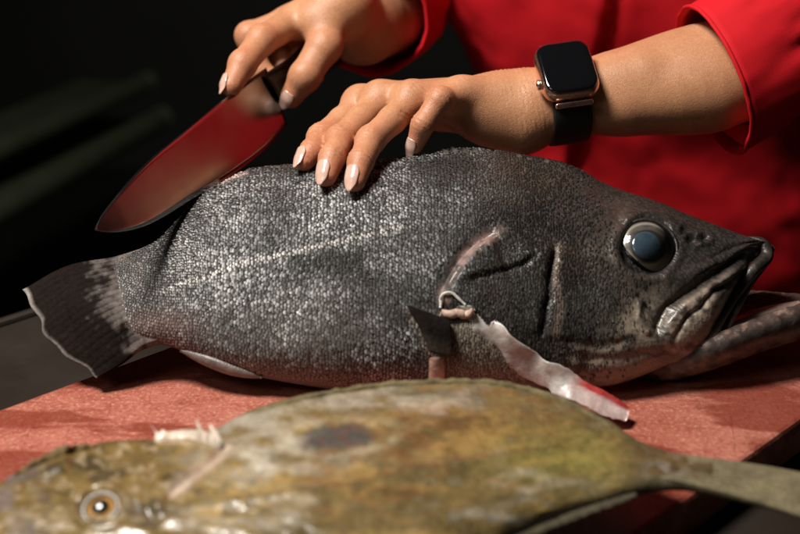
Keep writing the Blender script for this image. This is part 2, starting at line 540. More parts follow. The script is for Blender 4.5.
x, y, _ = proj(P[:, :NH]); nf = Nn[:, :NH]
shape = x.shape
XY = np.stack([x.ravel(), y.ravel()], 1)
wob = np.c_[fbm(XY / 14, 3), fbm(XY / 14 + 40, 3)] - 0.5
wobx = (wob[:, 0] * 9).reshape(shape); woby = (wob[:, 1] * 9).reshape(shape)
def nz(sx, sy, o=4, off=0): return fbm(np.c_[XY[:, 0] / sx + off, XY[:, 1] / sy + off * 1.7], o).reshape(shape)
disp = np.zeros(shape)
mm = 0.001
def groove(L, w, depth, end=0.12):
    global disp
    d, sd, s = poly_dist(x + wobx, y + woby, resample(L, 30))
    fade = sstep(0, end, s) * sstep(0, end, 1 - s)
    disp = disp - depth * mm * np.exp(-(d / w) ** 2) * fade
def ridge(L, w, h, end=0.12): groove(L, w, -h, end)
def step(L, wnear, wfar, h, end=0.1, side=1):
    """raised lip on one side of a line that dies away behind it"""
    global disp
    d, sd, s = poly_dist(x, y, resample(L, 30))
    fade = sstep(0, end, s) * sstep(0, end, 1 - s)
    q = d * sd * side
    disp = disp + h * mm * np.where(q > 0, sstep(0, wnear, q) * np.exp(-(q / wfar) ** 2), 0) * fade
# body undulation and flank muscle
disp += (nz(90, 60, 2) - 0.5) * 4.5 * mm + (nz(30, 24, 1, 5) - 0.5) * 1.2 * mm
disp += (nz(6, 6, 2, 9) - 0.5) * 0.12 * mm
OPER = [(497, 233), (480, 240), (462, 258), (447, 280), (441, 300), (452, 312), (470, 312), (492, 334), (512, 354), (540, 372), (580, 386)]
step(OPER, 3, 45, 3.6, 0.05, side=-1)
groove([(500, 231), (482, 240), (464, 257), (449, 280), (441, 298)], 6, 2.8, 0.2)
groove([(462, 284), (485, 277), (510, 269), (538, 257)], 2.6, 1.3)
step([(462, 284), (485, 277), (510, 269), (538, 257)], 3, 18, 1.2, 0.1, side=-1)
groove([(556, 244), (551, 268), (549, 292), (546, 318), (542, 340)], 4.0, 3.6)
step([(556, 244), (551, 268), (549, 292), (546, 318), (542, 340)], 4, 30, 2.2, 0.1, side=-1)
step([(556, 244), (551, 268), (549, 292), (546, 318), (542, 340)], 5, 22, 1.8, 0.1, side=1)
groove([(565, 338), (590, 346), (612, 344), (632, 340)], 4, 1.6)
groove([(560, 352), (600, 360), (640, 356), (690, 350)], 5, 1.4)
groove([(540, 372), (580, 378), (620, 374), (660, 362), (700, 352)], 3, 1.3)
# jaw plate (maxilla) standing proud, with the fold above it
MAX = [(758, 254), (735, 268), (708, 285), (684, 302), (668, 320), (662, 336), (668, 350), (690, 359), (702, 352), (712, 332), (728, 302), (745, 275)]
mx = soft_poly(x, y, np.array(MAX), 3.5)
disp += 2.2 * mm * mx
groove([(760, 248), (735, 262), (705, 280), (680, 298), (662, 318), (657, 338)], 4.5, 3.4, 0.08)
groove([(745, 268), (718, 290), (695, 310), (680, 330), (672, 344)], 2.6, 2.4)
ridge([(660, 282), (690, 274), (720, 262)], 7, 1.5)
disp -= 3.0 * mm * np.exp(-(((x - 650) / 16) ** 2 + ((y - 306) / 20) ** 2))     # hollow of the cheek behind the jaw
ridge([(642, 296), (640, 318), (652, 336)], 4, 1.8)
# eye socket and brow
re = np.hypot(x - 647, (y - 248) * 1.04)
disp -= 3.2 * mm * sstep(29, 25, re)
disp += 1.4 * mm * np.exp(-((re - 33) / 5) ** 2)
ridge([(618, 222), (640, 214), (668, 222), (684, 236)], 7, 2.0)
for (ax, ay, ar, dp) in ((693, 240, 4.5, 2.6), (704, 238, 3.5, 2.2)):
    q = np.hypot((x - ax) * 0.8, y - ay)
    disp -= dp * mm * np.exp(-(q / ar) ** 2); disp += 0.9 * mm * np.exp(-((q - ar - 3) / 2.5) ** 2)
groove([(708, 258), (725, 250), (745, 243), (762, 243)], 3, 1.0)
ridge([(430, 153), (480, 152), (540, 160), (575, 168)], 3, 1.2)
# isthmus bulge under the gill cover
BUL = [(410, 310), (440, 318), (478, 322), (515, 356), (560, 384), (520, 388), (470, 386), (436, 380), (428, 350)]
disp += 3.5 * mm * soft_poly(x, y, np.array(BUL), 9)
# the cut along the back, near the knife
groove([(206, 188), (226, 178), (250, 171)], 3, 4.0)
edge = np.sin(ph[:NH]) ** 0.5
edge[0] = edge[-1] = 0
disp *= edge[None]
Pd = P.copy()
Pd[:, :NH] += nf * disp[..., None]
back = np.arange(P.shape[1] - 1, NH - 1, -1)         # mirrored columns of the far side
Pd[:, back] += Nn[:, back] * disp[:, 1:NH - 1, None]
V = Pd.reshape(-1, 3)
NnD = vert_normals(V, FB).reshape(P.shape)
xd, yd, _ = proj(Pd[:, :NH])
SF = Surf(Pd, NnD, NH)

# paint: skin colours of the fish, plus shade painted into creases and recesses
x, y = xd, yd
XY = np.stack([x.ravel(), y.ravel()], 1)
def mixc(a, b, w): return a * (1 - w[..., None]) + np.asarray(b) * w[..., None]
head = sstep(430, 500, x + 0.15 * (y - 270))
col = np.zeros(shape + (3,)) + np.array([0.045, 0.043, 0.042])
col = mixc(col, (0.022, 0.019, 0.017), head * 0.95)
n1 = nz(60, 45, 4, 3); n2 = nz(18, 14, 4, 11); n3 = nz(7, 6, 3, 23)
vt = np.interp(x, [96, 200, 300, 400, 470, 560, 620, 700, 773], [300, 272, 250, 236, 240, 250, 260, 262, 255])   # midline on the flank
low = sstep(15, 120, y - vt)
pale = np.clip(low * sstep(440, 330, x) * 1.0 + 0.25 * sstep(250, 120, x) * sstep(500, 100, x), 0, 1)
col = mixc(col, (0.30, 0.255, 0.235), pale * (0.35 + 0.5 * n1))
pink = np.exp(-(((x - 155) / 40) ** 2 + ((y - 325) / 16) ** 2)) + 0.8 * np.exp(-(((x - 330) / 120) ** 2 + ((y - 380) / 16) ** 2))
col = mixc(col, (0.40, 0.235, 0.20), np.clip(pink, 0, 1) * 0.7 * (0.4 + 0.8 * n2))
tailw = sstep(185, 110, x)
col = mixc(col, (0.24, 0.20, 0.185), tailw * 0.55 * sstep(0.35, 0.65, n2))
col = mixc(col, (0.03, 0.024, 0.022), sstep(125, 98, x) * 0.75)
# lateral line
d, _, s = poly_dist(x, y, resample([(120, 305), (200, 279), (250, 262), (300, 251), (345, 241), (388, 231), (430, 214)], 30))
LAT = np.exp(-(d / 3.0) ** 2) * sstep(0.0, 0.25, s) * sstep(1.0, 0.86, s)
# head mottling, pale lower cheek and jaw
col = mixc(col, (0.012, 0.010, 0.009), head * 0.6 * sstep(0.55, 0.7, n2))
cheek = np.exp(-(((x - 640) / 26) ** 2 + ((y - 325) / 30) ** 2)) * sstep(470, 540, x)
col = mixc(col, (0.34, 0.28, 0.21), cheek * sstep(0.36, 0.60, n2 * 0.6 + n3 * 0.4) * 0.9)
col = mixc(col, (0.075, 0.056, 0.042), head * sstep(0.42, 0.62, n1) * 0.5)
d, _, s = poly_dist(x, y, resample([(468, 306), (492, 325), (516, 345), (545, 366), (590, 384)], 20))
col = mixc(col, (0.012, 0.010, 0.009), np.exp(-(d / 4.0) ** 2) * sstep(0, 0.1, s) * 0.9)  # shade under the gill cover's edge painted into the colour
lowh = sstep(335, 375, y) * sstep(520, 600, x)
col = mixc(col, (0.36, 0.27, 0.21), lowh * (0.40 + 0.6 * n2))
col = mixc(col, (0.36, 0.29, 0.235), mx * sstep(0.34, 0.60, n2 * 0.4 + n3 * 0.6) * sstep(765, 705, x) * 0.9)
d, _, s = poly_dist(x, y, resample([(559, 246), (557, 280), (560, 310), (556, 335)], 20))
col = mixc(col, (0.33, 0.25, 0.20), np.exp(-(d / 4.0) ** 2) * (0.35 + 0.5 * n3))
d, _, s = poly_dist(x, y, resample([(500, 231), (482, 240), (464, 257), (449, 280), (443, 300)], 20))
col = mixc(col, (0.42, 0.27, 0.24), np.exp(-(d / 6.0) ** 2) * sstep(0.35, 0.62, n3 * .5 + n2 * .5) * 0.7)
d, _, s = poly_dist(x, y, resample([(462, 284), (485, 277), (510, 269), (538, 257)], 20))
col = mixc(col, (0.015, 0.012, 0.011), np.exp(-(d / 3.0) ** 2) * 0.8)  # shade in the gill cover crease painted along its groove
bul = soft_poly(x, y, np.array(BUL), 8)
col = mixc(col, (0.33, 0.27, 0.205), bul * sstep(0.22, 0.5, n2) * 0.85)
BULW = bul
d, _, s = poly_dist(x, y, np.array([(204, 188), (226, 179), (246, 172)]))
col = mixc(col, (0.62, 0.42, 0.38), sstep(4, 1.5, d) * 0.9)
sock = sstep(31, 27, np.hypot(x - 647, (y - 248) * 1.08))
col = mixc(col, (0.010, 0.009, 0.009), sock)  # shade of the socket recess painted into the skin colour
col = mixc(col, (0.008, 0.007, 0.007), np.exp(-((np.hypot((x - 698) * .7, y - 239)) / 5) ** 2) * 0.8)  # shade inside the nostril pits painted in
# how scaly: none at the snout, jaw plate, socket, membranes
d1, _, _ = poly_dist(x, y, resample([(500, 231), (482, 240), (464, 257), (449, 280), (443, 300)], 20))
tailfade = sstep(98, 130, x + 30 * (n3 - 0.5))
scal = sstep(690, 560, x + 60 * (n2 - 0.5) + 0.5 * np.abs(y - 300)) * sstep(6, 11, d1) * tailfade
colb = col * (1 - 0.5 * scal * (1 - head))[..., None]      # the skin between the scales is darker than the plates
full = np.zeros(P.shape[:2] + (3,)); full[:, :NH] = colb; full[:, back] = colb[:, 1:NH - 1]
uv = np.zeros(P.shape[:2] + (3,)); uu = np.linspace(0, 1, NU)[:, None] * 0.40
arc = np.cumsum(np.linalg.norm(np.diff(P, axis=1, prepend=P[:, :1]), axis=2), axis=1)
uv[..., 0] = uu; uv[..., 1] = arc

m = NT('dark_fish_skin'); a = m.attr('col'); uvv = m.attr('uvp', 'Vector')
v = m.coord()
fn = m.noise(v, 900, 3, 0.6); md = m.noise(v, 160, 4, 0.6)
sc = m.vor(m.mapped(uvv, (1, 1.15, 1)), 520, 'F1')
c = m.mix(1.0, a, m.ramp(md, [(0.25, 0.62), (0.75, 1.4)]), 'MULTIPLY')
c = m.mix(m.ramp(sc, [(0.15, 0.35), (0.6, 0.0)]), c, (0.20, 0.18, 0.16))
m.set(Base_Color=m.mix(0.5, a, c), Roughness=m.math('ADD', m.ramp(md, [(0.3, 0.28), (0.75, 0.48)]), m.math('MULTIPLY', m.math('SUBTRACT', 1.0, m.attr('wet', 'Fac')), 0.28)), Coat_Weight=m.math('MULTIPLY', m.attr('wet', 'Fac'), 0.22), Coat_Roughness=0.14, Specular_IOR_Level=0.35)
b = m.bump(sc, 0.35, 0.0008)
m.bump(m.math('ADD', fn, md), 0.25, 0.0006, b)
M_FSKIN = m.m
wetf = np.zeros(P.shape[:2]); wetf[:, :NH] = head; wetf[:, back] = head[:, 1:NH - 1]
FISH = thing('dark_fish', 'large dark grey scaly fish with open mouth and cloudy eye', 'fish', (0.02, 0.02, 0.0))
fb = mesh_obj('body', V, FB, M_FSKIN, FISH, cols=full.reshape(-1, 3), attrs={'uvp': uv.reshape(-1, 3), 'wet': wetf.ravel()})

# ---- scales: one small overlapping plate each
def scales_on(Pd, Nd, shape_, sp=0.0027):
    """hexagonal lattice over the front shell in arc lengths"""
    nu_, nh_ = shape_
    S = Pd[:, :nh_]; Nm = Nd[:, :nh_]
    ulen = np.r_[0, np.cumsum(np.linalg.norm(np.diff(S[:, nh_ // 2], axis=0), axis=1))]
    vl = np.concatenate([np.zeros((nu_, 1)), np.cumsum(np.linalg.norm(np.diff(S, axis=1), axis=2), axis=1)], 1)
    vmid = vl - vl[:, [nh_ // 2]]
    out = []
    rows = np.arange(0, ulen[-1], sp * 0.84)
    cen = []
    for k, uq in enumerate(rows):
        i = np.interp(uq, ulen, np.arange(nu_))
        i0 = int(min(i, nu_ - 2))
        vv = vmid[i0]
        n_ = np.arange(math.ceil(vv[0] / sp) - 1, math.floor(vv[-1] / sp) + 1)
        q = (n_ + 0.5 * (k % 2)) * sp
        q = q[(q > vv[0] + 0.0015) & (q < vv[-1] - 0.0015)]
        j = np.interp(q, vv, np.arange(nh_))
        cen.append(np.c_[np.full(len(j), i), j])
    cen = np.vstack(cen)
    return cen, ulen, vl
cenA, ulen, vl = scales_on(Pd, NnD, shape, 0.00212)
cenB, _, _ = scales_on(Pd, NnD, shape, 0.00172)
Sg = Pd[:, :NH]; Ng = NnD[:, :NH]
def bil(A, i, j):
    i = np.clip(i, 0, A.shape[0] - 1.001); j = np.clip(j, 0, A.shape[1] - 1.001)
    i0 = i.astype(int); j0 = j.astype(int); fi = i - i0; fj = j - j0
    if A.ndim == 3: fi = fi[:, None]; fj = fj[:, None]
    return A[i0, j0] * (1 - fi) * (1 - fj) + A[i0 + 1, j0] * fi * (1 - fj) + A[i0, j0 + 1] * (1 - fi) * fj + A[i0 + 1, j0 + 1] * fi * fj
fineW = np.maximum(head, sstep(235, 185, x + 20 * (n2 - 0.5)))
hA = bil(fineW, cenA[:, 0], cenA[:, 1]); hB = bil(fineW, cenB[:, 0], cenB[:, 1])
cen = np.vstack([cenA[hA < 0.5], cenB[hB >= 0.5]])
cen = cen + rng.normal(0, 1.0, cen.shape) * np.array([0.00034 / (ulen[-1] / NU), 0.00034 / 0.0011])
w = bil(scal, cen[:, 0], cen[:, 1])
cen = cen[(w > 0.10 + 0.80 * rng.random(len(w))) & (rng.random(len(w)) > 0.05)]
p0 = bil(Sg, cen[:, 0], cen[:, 1]); nn = nrm(bil(Ng, cen[:, 0], cen[:, 1]))
tg = nrm(bil(Sg, cen[:, 0] - 2, cen[:, 1]) - bil(Sg, cen[:, 0] + 2, cen[:, 1]))      # towards the tail
bt = nrm(np.cross(nn, tg)); tg = nrm(np.cross(bt, nn))
X, Y, _ = proj(p0)
cb_ = bil(col, cen[:, 0], cen[:, 1]); lat = bil(LAT, cen[:, 0], cen[:, 1])
cxy = np.c_[X, Y]
hd = sstep(430, 500, X + 0.15 * (Y - 270))
size = np.where(bil(fineW, cen[:, 0], cen[:, 1]) > 0.5, 0.00104, 0.00136) * rng.uniform(0.72, 1.22, len(X))
size *= 1 - 0.25 * sstep(200, 120, X)
lift = 0.00016 * rng.uniform(0.5, 1.5, len(X)) + 0.00034
# 3 x 3 patch: head edge buried, tail edge lifted, middle domed
rows = []; shade = []
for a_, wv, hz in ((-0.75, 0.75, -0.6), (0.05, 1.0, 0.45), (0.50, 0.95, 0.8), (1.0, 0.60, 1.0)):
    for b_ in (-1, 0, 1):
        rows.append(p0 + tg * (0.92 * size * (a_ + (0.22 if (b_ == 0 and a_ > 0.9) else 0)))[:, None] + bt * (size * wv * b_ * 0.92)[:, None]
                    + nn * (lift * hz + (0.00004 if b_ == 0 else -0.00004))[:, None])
        shade.append((0.10 if a_ < 0 else (0.12 if a_ < 0.3 else (0.85 if a_ < 0.7 else 1.0))) * (1.0 if b_ == 0 else 0.62))  # each scale's tail-edge glint and dark buried edge painted into its colour
SV = np.stack(rows, 1); shade = np.array(shade)
tilt_r = rng.normal(0, 0.13, len(X)); tilt_s = rng.normal(0, 0.11, len(X))
SV += nn[:, None] * (tilt_r[:, None] * ((SV - p0[:, None]) * bt[:, None]).sum(2) + tilt_s[:, None] * ((SV - p0[:, None]) * tg[:, None]).sum(2))[..., None]
worn = fbm(np.c_[X / 55 + 4, Y / 38 + 9], 3)
sheen = np.exp(-(((X - 372) / 75) ** 2 + ((Y - 218) / 22) ** 2)) + 0.7 * np.exp(-(((X - 232) / 26) ** 2 + ((Y - 205) / 26) ** 2)) + 0.6 * np.exp(-(((X - 420) / 30) ** 2 + ((Y - 262) / 36) ** 2))  # pale flank patches, white sheen of the scales put into their colour
band = np.exp(-((Y - np.interp(X, [120, 200, 300, 388, 430], [305, 279, 251, 231, 214]) - 22) / 15) ** 2) * sstep(240, 300, X) * sstep(440, 400, X)
lum = np.clip(0.10 + 0.85 * sstep(0.38, 0.64, worn) + 0.70 * sheen + 0.35 * sstep(300, 200, X) - 0.30 * band, 0.04, 1.3) * (1 - 0.80 * hd) * (0.25 + 1.15 * rng.random(len(X)) ** 1.8) * (0.3 + 0.7 * sstep(105, 200, X))
bw = bil(BULW, cen[:, 0], cen[:, 1]); lum = np.maximum(lum, bw * 0.55 * rng.random(len(X)))
lum = np.maximum(lum, lat * 1.45 * (0.35 + 0.65 * rng.random(len(X))))
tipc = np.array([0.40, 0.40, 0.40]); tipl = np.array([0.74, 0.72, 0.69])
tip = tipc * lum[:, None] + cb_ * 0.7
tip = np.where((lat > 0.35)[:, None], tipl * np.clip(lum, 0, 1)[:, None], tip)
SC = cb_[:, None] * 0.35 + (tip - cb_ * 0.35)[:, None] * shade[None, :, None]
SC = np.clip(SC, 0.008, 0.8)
n_s = len(X)
q9 = np.array([(0, 1, 4, 3), (1, 2, 5, 4), (3, 4, 7, 6), (4, 5, 8, 7), (6, 7, 10, 9), (7, 8, 11, 10)])
SFq = (np.arange(n_s)[:, None, None] * 12 + q9[None]).reshape(-1, 4)
e1 = SV[0, 4] - SV[0, 0]; e2 = SV[0, 3] - SV[0, 1]
if np.cross(e1, e2) @ nn[0] < 0: SFq = SFq[:, ::-1].copy()
m = NT('fish_scale'); a = m.attr('col')
md = m.noise(m.coord(), 700, 3)
m.set(Base_Color=a, Roughness=m.ramp(md, [(0.3, 0.34), (0.75, 0.58)]), Specular_IOR_Level=0.40)
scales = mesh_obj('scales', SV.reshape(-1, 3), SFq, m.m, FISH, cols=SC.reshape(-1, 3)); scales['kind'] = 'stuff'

# ---- loose parts of the big fish
def loft(rows, nu, nv):
    """smooth sheet through rows of control points (any dimension)"""
    R = np.stack([resample(r, nv) for r in rows])            # rows x nv x k
    return np.stack([resample(R[:, j], nu) for j in range(nv)], 1)
def sheet(S, Nn, thick):
    """closed thin body from a grid S (nu,nv,3), thick (nu,nv) half thickness along Nn"""
    nu, nv = S.shape[:2]
    A = S + Nn * thick[..., None]; B = S - Nn * thick[..., None]
    V = np.concatenate([A.reshape(-1, 3), B.reshape(-1, 3)])
    f = grid_faces(nu, nv); g = f[:, ::-1] + nu * nv
    off = nu * nv; side = []
    ring = [(i, 0) for i in range(nu)] + [(nu - 1, j) for j in range(1, nv)] + [(i, nv - 1) for i in range(nu - 2, -1, -1)] + [(0, j) for j in range(nv - 2, 0, -1)]
    ids = np.array([i * nv + j for i, j in ring]); nx_ = np.roll(ids, -1)
    side = np.stack([ids, nx_, nx_ + off, ids + off], 1)
    return V, np.vstack([f, g, side])
def fix_out(V, Fq):
    """flip the faces when the closed mesh is inside out"""
    a = V[Fq[:, 0]]; b = V[Fq[:, 1]]; c = V[Fq[:, 2]]; d = V[Fq[:, 3]]
    vol = (np.cross(a, b) * c).sum() + (np.cross(a, c) * d).sum()
    return Fq if vol > 0 else Fq[:, ::-1].copy()
def attr_mat(name, rough=(0.3, 0.5), coat=0.0, bump=0.2, scale=400, var=0.3, sss=0.0, stretch=(1, 1, 1)):
    m = NT(name); a = m.attr('col'); v = m.mapped(m.coord(), stretch)
    md = m.noise(v, scale, 4, 0.6); bg_ = m.noise(v, scale * 0.2, 4, 0.6)
    c = m.mix(1.0, a, m.ramp(md, [(0.25, 1 - var), (0.75, 1 + var)]), 'MULTIPLY')
    c = m.mix(1.0, c, m.ramp(bg_, [(0.25, 1 - var), (0.75, 1 + var)]), 'MULTIPLY')
    m.set(Base_Color=c, Roughness=m.ramp(bg_, [(0.3, rough[0]), (0.7, rough[1])]), Coat_Weight=coat, Coat_Roughness=0.12)
    if sss:
        m.set(Subsurface_Weight=sss, Subsurface_Scale=0.004, Subsurface_Radius=(1.0, 0.5, 0.35))
    m.bump(m.math('ADD', md, bg_), bump, 0.001)
    return m.m
M_WET = attr_mat('wet_flesh', (0.28, 0.45), 0.2, 0.35, 420, 0.2, 0.2)
M_FIN = attr_mat('fin_skin', (0.5, 0.7), 0.0, 0.35, 500, 0.35)
M_FIN.node_tree.nodes['Principled BSDF'].inputs['Specular IOR Level'].default_value = 0.02
M_JAW = attr_mat('jaw_skin', (0.34, 0.55), 0.08, 0.45, 380, 0.35)

# tail fin
rows = [[(158, 246), (156, 275), (157, 312), (162, 341)], [(118, 258), (116, 285), (122, 318), (142, 347)],
        [(70, 266), (76, 299), (95, 334), (120, 362)], [(21, 290), (39, 322), (65, 353), (95, 375)]]
nu, nv = 70, 150
G = loft(rows, nu, nv)
gu = np.linspace(0, 1, nu)[:, None]; gv = np.linspace(0, 1, nv)[None]
G[..., 0] += (3.0 * np.sin(gv * 9) + 2.0 * np.sin(gv * 23 + 1)) * sstep(0.75, 1, gu)      # uneven margin
S3 = on_plane(G[..., 0], G[..., 1], O_F, NF)
S3 += NF * (0.006 * np.sin(gv * np.pi) * np.sin(gu * np.pi) - 0.004 * gu * gv)[..., None]
th = (0.0060 * (1 - gu) ** 1.6 + 0.0006) * (0.35 + 0.65 * np.sin(np.pi * np.clip(gv, 0.03, 0.97)) ** 0.6)
rays = np.abs(np.sin(gv * np.pi * 17 + gu * 0.6)) ** 0.5
th = th + 0.00045 * rays * sstep(0, 0.25, gu) * (1 - 0.5 * gu)
V, Fq = sheet(S3, np.broadcast_to(NF, S3.shape), th)
fx = np.c_[G[..., 0].ravel(), G[..., 1].ravel()]
nA = fbm(np.c_[fx[:, 0] / 9, fx[:, 1] / 9], 4).reshape(nu, nv)
cl = np.zeros((nu, nv, 3)) + np.array([0.009, 0.006, 0.005])
cl = mixc(cl, (0.016, 0.011, 0.009), rays * 0.6 * np.ones_like(nA) * sstep(0.2, 0.9, gu))
cl = mixc(cl, (0.17, 0.145, 0.135), sstep(0.44, 0.08, gu + (nA - 0.5) * 0.8 - 0.12 * rays) * 0.8)
cl = mixc(cl, (0.27, 0.245, 0.23), sstep(0.96, 0.99, gu + (nA - 0.5) * 0.03) * (0.55 + 0.5 * sstep(0.35, 0.0, gv)) * np.ones_like(nA))
mesh_obj('tail_fin', V, fix_out(V, Fq), M_FIN, FISH, cols=np.concatenate([cl.reshape(-1, 3)] * 2))

# pale lobe of the anal fin base tucked under the tail
P_, N_, R_ = SF.path([(180, 347), (205, 356), (232, 366), (262, 374)], 30)
s = np.linspace(0, 1, 30)
W = 0.0042 * np.sin(np.pi * np.clip(s, 0.04, 0.97)) ** 0.6
V, Fq = sweep(P_ - UP * 0.002 + FW * 0.001, N_, W, W * 0.8, 12)
mesh_obj('anal_fin_base', V, Fq, M_JAW, FISH, cols=np.tile([0.15, 0.115, 0.105], (len(V), 1)))

# eye: dome, cloudy pupil, clear cornea
ec, en, ed = SF.at(647, 248)
en = nrm(NF * 0.72 - FW * 0.42)
e1 = nrm(np.cross(np.array([0, 0, 1.0]), en)); e2 = np.cross(en, e1)
pxm = ed / F_PX
def lathe(c, ax, a1, a2, prof, seg=48):
    ph_ = np.linspace(0, 2 * np.pi, seg, endpoint=False)
    V = []; 
    for r, h in prof:
        V.append(c + ax * h + (a1 * np.cos(ph_)[:, None] + a2 * np.sin(ph_)[:, None]) * r)
    V = np.vstack(V); return V, grid_faces(len(prof), seg, True)
R0 = 28.5 * pxm
c0 = ec + en * 0.0008
rr = np.linspace(1, 0.0, 40)
prof = [(R0 * 1.05, -0.006)] + [(max(R0 * r, 1e-5), 0.0034 * (1 - r ** 2) ** 0.75) for r in rr]
V, Fq = lathe(c0, en, e1, e2, prof)
rad = np.repeat(np.r_[1.05, rr], 48); ang = np.tile(np.linspace(0, 2 * np.pi, 48, endpoint=False), 41)
ns = fbm(np.c_[np.cos(ang) * 3 + 5, rad * 9 + np.sin(ang) * 3], 3)
ce = np.zeros((len(V), 3)) + np.array([0.13, 0.115, 0.10])
ce = mixc(ce, (0.05, 0.04, 0.035), sstep(0.93, 0.99, rad))
ce = mixc(ce, (0.08, 0.065, 0.055), sstep(0.4, 0.65, ns) * sstep(0.9, 0.7, rad))
low_ = sstep(-0.1, -0.7, np.sin(ang) * np.sign(e2[2]))
ce = mixc(ce, (0.40, 0.36, 0.30), sstep(0.80, 0.86, rad) * sstep(0.94, 0.90, rad) * 0.8)
ce = mixc(ce, (0.55, 0.45, 0.31), low_ * sstep(0.60, 0.72, rad) * sstep(0.92, 0.85, rad))
ce = mixc(ce, (0.035, 0.03, 0.03), sstep(0.66, 0.56, rad))
m = NT('fish_iris'); m.set(Base_Color=m.attr('col'), Roughness=0.22, Coat_Weight=1.0, Coat_Roughness=0.03, Metallic=0.25); m.bump(m.noise(m.coord(), 900), 0.1, 0.0005)
eye = mesh_obj('eye', V, fix_out(V, Fq), m.m, FISH, cols=ce)
prof = [(max(R0 * 0.52 * r, 1e-5), 0.0024 + 0.0014 * (1 - r ** 2) ** 0.6) for r in np.linspace(1, 0, 14)]
V, Fq = lathe(c0 - RX * 0.0010 + UP * 0.0004, en, e1, e2, [(R0 * 0.52, 0.0005)] + prof, 36)
rad = np.repeat(np.r_[1, np.linspace(1, 0, 14)], 36)
m = NT('clouded_lens'); vv_ = m.noise(m.coord(), 260, 4)
m.set(Base_Color=m.mix(vv_, (0.012, 0.026, 0.042), (0.060, 0.092, 0.120)), Roughness=0.18, Coat_Weight=1.0, Coat_Roughness=0.03)
mesh_obj('pupil', V, fix_out(V, Fq), m.m, eye)
m = NT('cornea'); nt = m.t; nt.nodes.remove(m.b)
tr = m.n('ShaderNodeBsdfTransparent'); gl = m.n('ShaderNodeBsdfGlossy'); gl.inputs['Roughness'].default_value = 0.04
fr = m.n('ShaderNodeFresnel'); fr.inputs['IOR'].default_value = 1.36; mx_ = m.n('ShaderNodeMixShader')
bn = m.n('ShaderNodeBump'); bn.inputs['Strength'].default_value = 0.25; bn.inputs['Distance'].default_value = 0.001; m.l(m.noise(m.coord(), 180), bn.inputs['Height']); m.l(bn.outputs[0], gl.inputs['Normal'])
m.l(fr.outputs[0], mx_.inputs[0]); m.l(tr.outputs[0], mx_.inputs[1]); m.l(gl.outputs[0], mx_.inputs[2]); m.l(mx_.outputs[0], m.out.inputs[0])
prof = [(max(R0 * 0.98 * r, 1e-5), 0.0008 + 0.0050 * (1 - r ** 2) ** 0.62) for r in np.linspace(1, 0, 24)]
V, Fq = lathe(c0, en, e1, e2, prof)
mesh_obj('cornea', V, Fq, m.m, eye)
# rim of skin round the eye
aa = np.linspace(0, 2 * np.pi, 61)
Pr = c0 + (e1 * np.cos(aa)[:, None] + e2 * np.sin(aa)[:, None]) * R0 * 1.05 + en * 0.0000
V, Fq = sweep(Pr, en, 0.0011, 0.0010, 10, cap=False)
mesh_obj('eyelid_rim', V, Fq, M_JAW, eye, cols=np.tile([0.018, 0.015, 0.014], (len(V), 1)))

# upper lip: a thick fleshy band from the snout down to the corner of the jaw, on both sides
def lip(path, wid, colr, name, off=0.0, dd=None, prow=None):
    Q = resample(path, 44)
    Pq = pt(Q[:, 0], Q[:, 1], Q[:, 2])
    s = np.linspace(0, 1, 44)
    W = np.interp(s, np.linspace(0, 1, len(wid)), wid) * pxm
    V, Fq = sweep(Pq, NF, W, W * 0.9, 14)
    x_, y_, _ = proj(V)
    ns = fbm(np.c_[x_ / 5, y_ / 5], 4)
    cc = np.tile(np.array(colr), (len(V), 1)); cc = mixc(cc, np.array(colr) * 3.2, sstep(0.5, 0.75, ns))
    sv = np.repeat(s, 14)
    cc = mixc(cc, (0.22, 0.17, 0.14), sstep(0.6, 1.0, sv) * 0.6)
    return mesh_obj(name, V, Fq, M_JAW, FISH, cols=cc)
dz = [SF.at(*q)[2] for q in ((764, 247), (750, 268), (726, 304), (710, 335), (696, 354))]
lip([(742, 238, dz[0] + 0.004), (763, 244, dz[0] + 0.001), (767, 254, dz[0] - 0.001), (753, 270, dz[1] - 0.002), (738, 290, dz[1] - 0.003), (723, 314, dz[2] - 0.003), (710, 340, dz[3] - 0.002), (700, 357, dz[4] - 0.001)],
    [2, 6.4, 7.2, 6.6, 5.8, 5.2, 4.8, 3.2], (0.020, 0.015, 0.013), 'upper_lip')
lip([(764, 244, dz[0] + 0.004), (764, 258, dz[0] + 0.012), (752, 276, dz[1] + 0.030), (738, 300, dz[2] + 0.045), (722, 326, dz[3] + 0.055)],
    [6, 7, 6.5, 5, 4], (0.020, 0.015, 0.013), 'upper_lip')
# fold of mouth skin inside the lip
lip([(760, 264, dz[0] + 0.003), (748, 286, dz[1] + 0.004), (734, 312, dz[2] + 0.004), (720, 338, dz[3] + 0.004), (706, 356, dz[4] + 0.004)],
    [3, 4, 4.5, 4.5, 3], (0.045, 0.028, 0.022), 'mouth_fold')

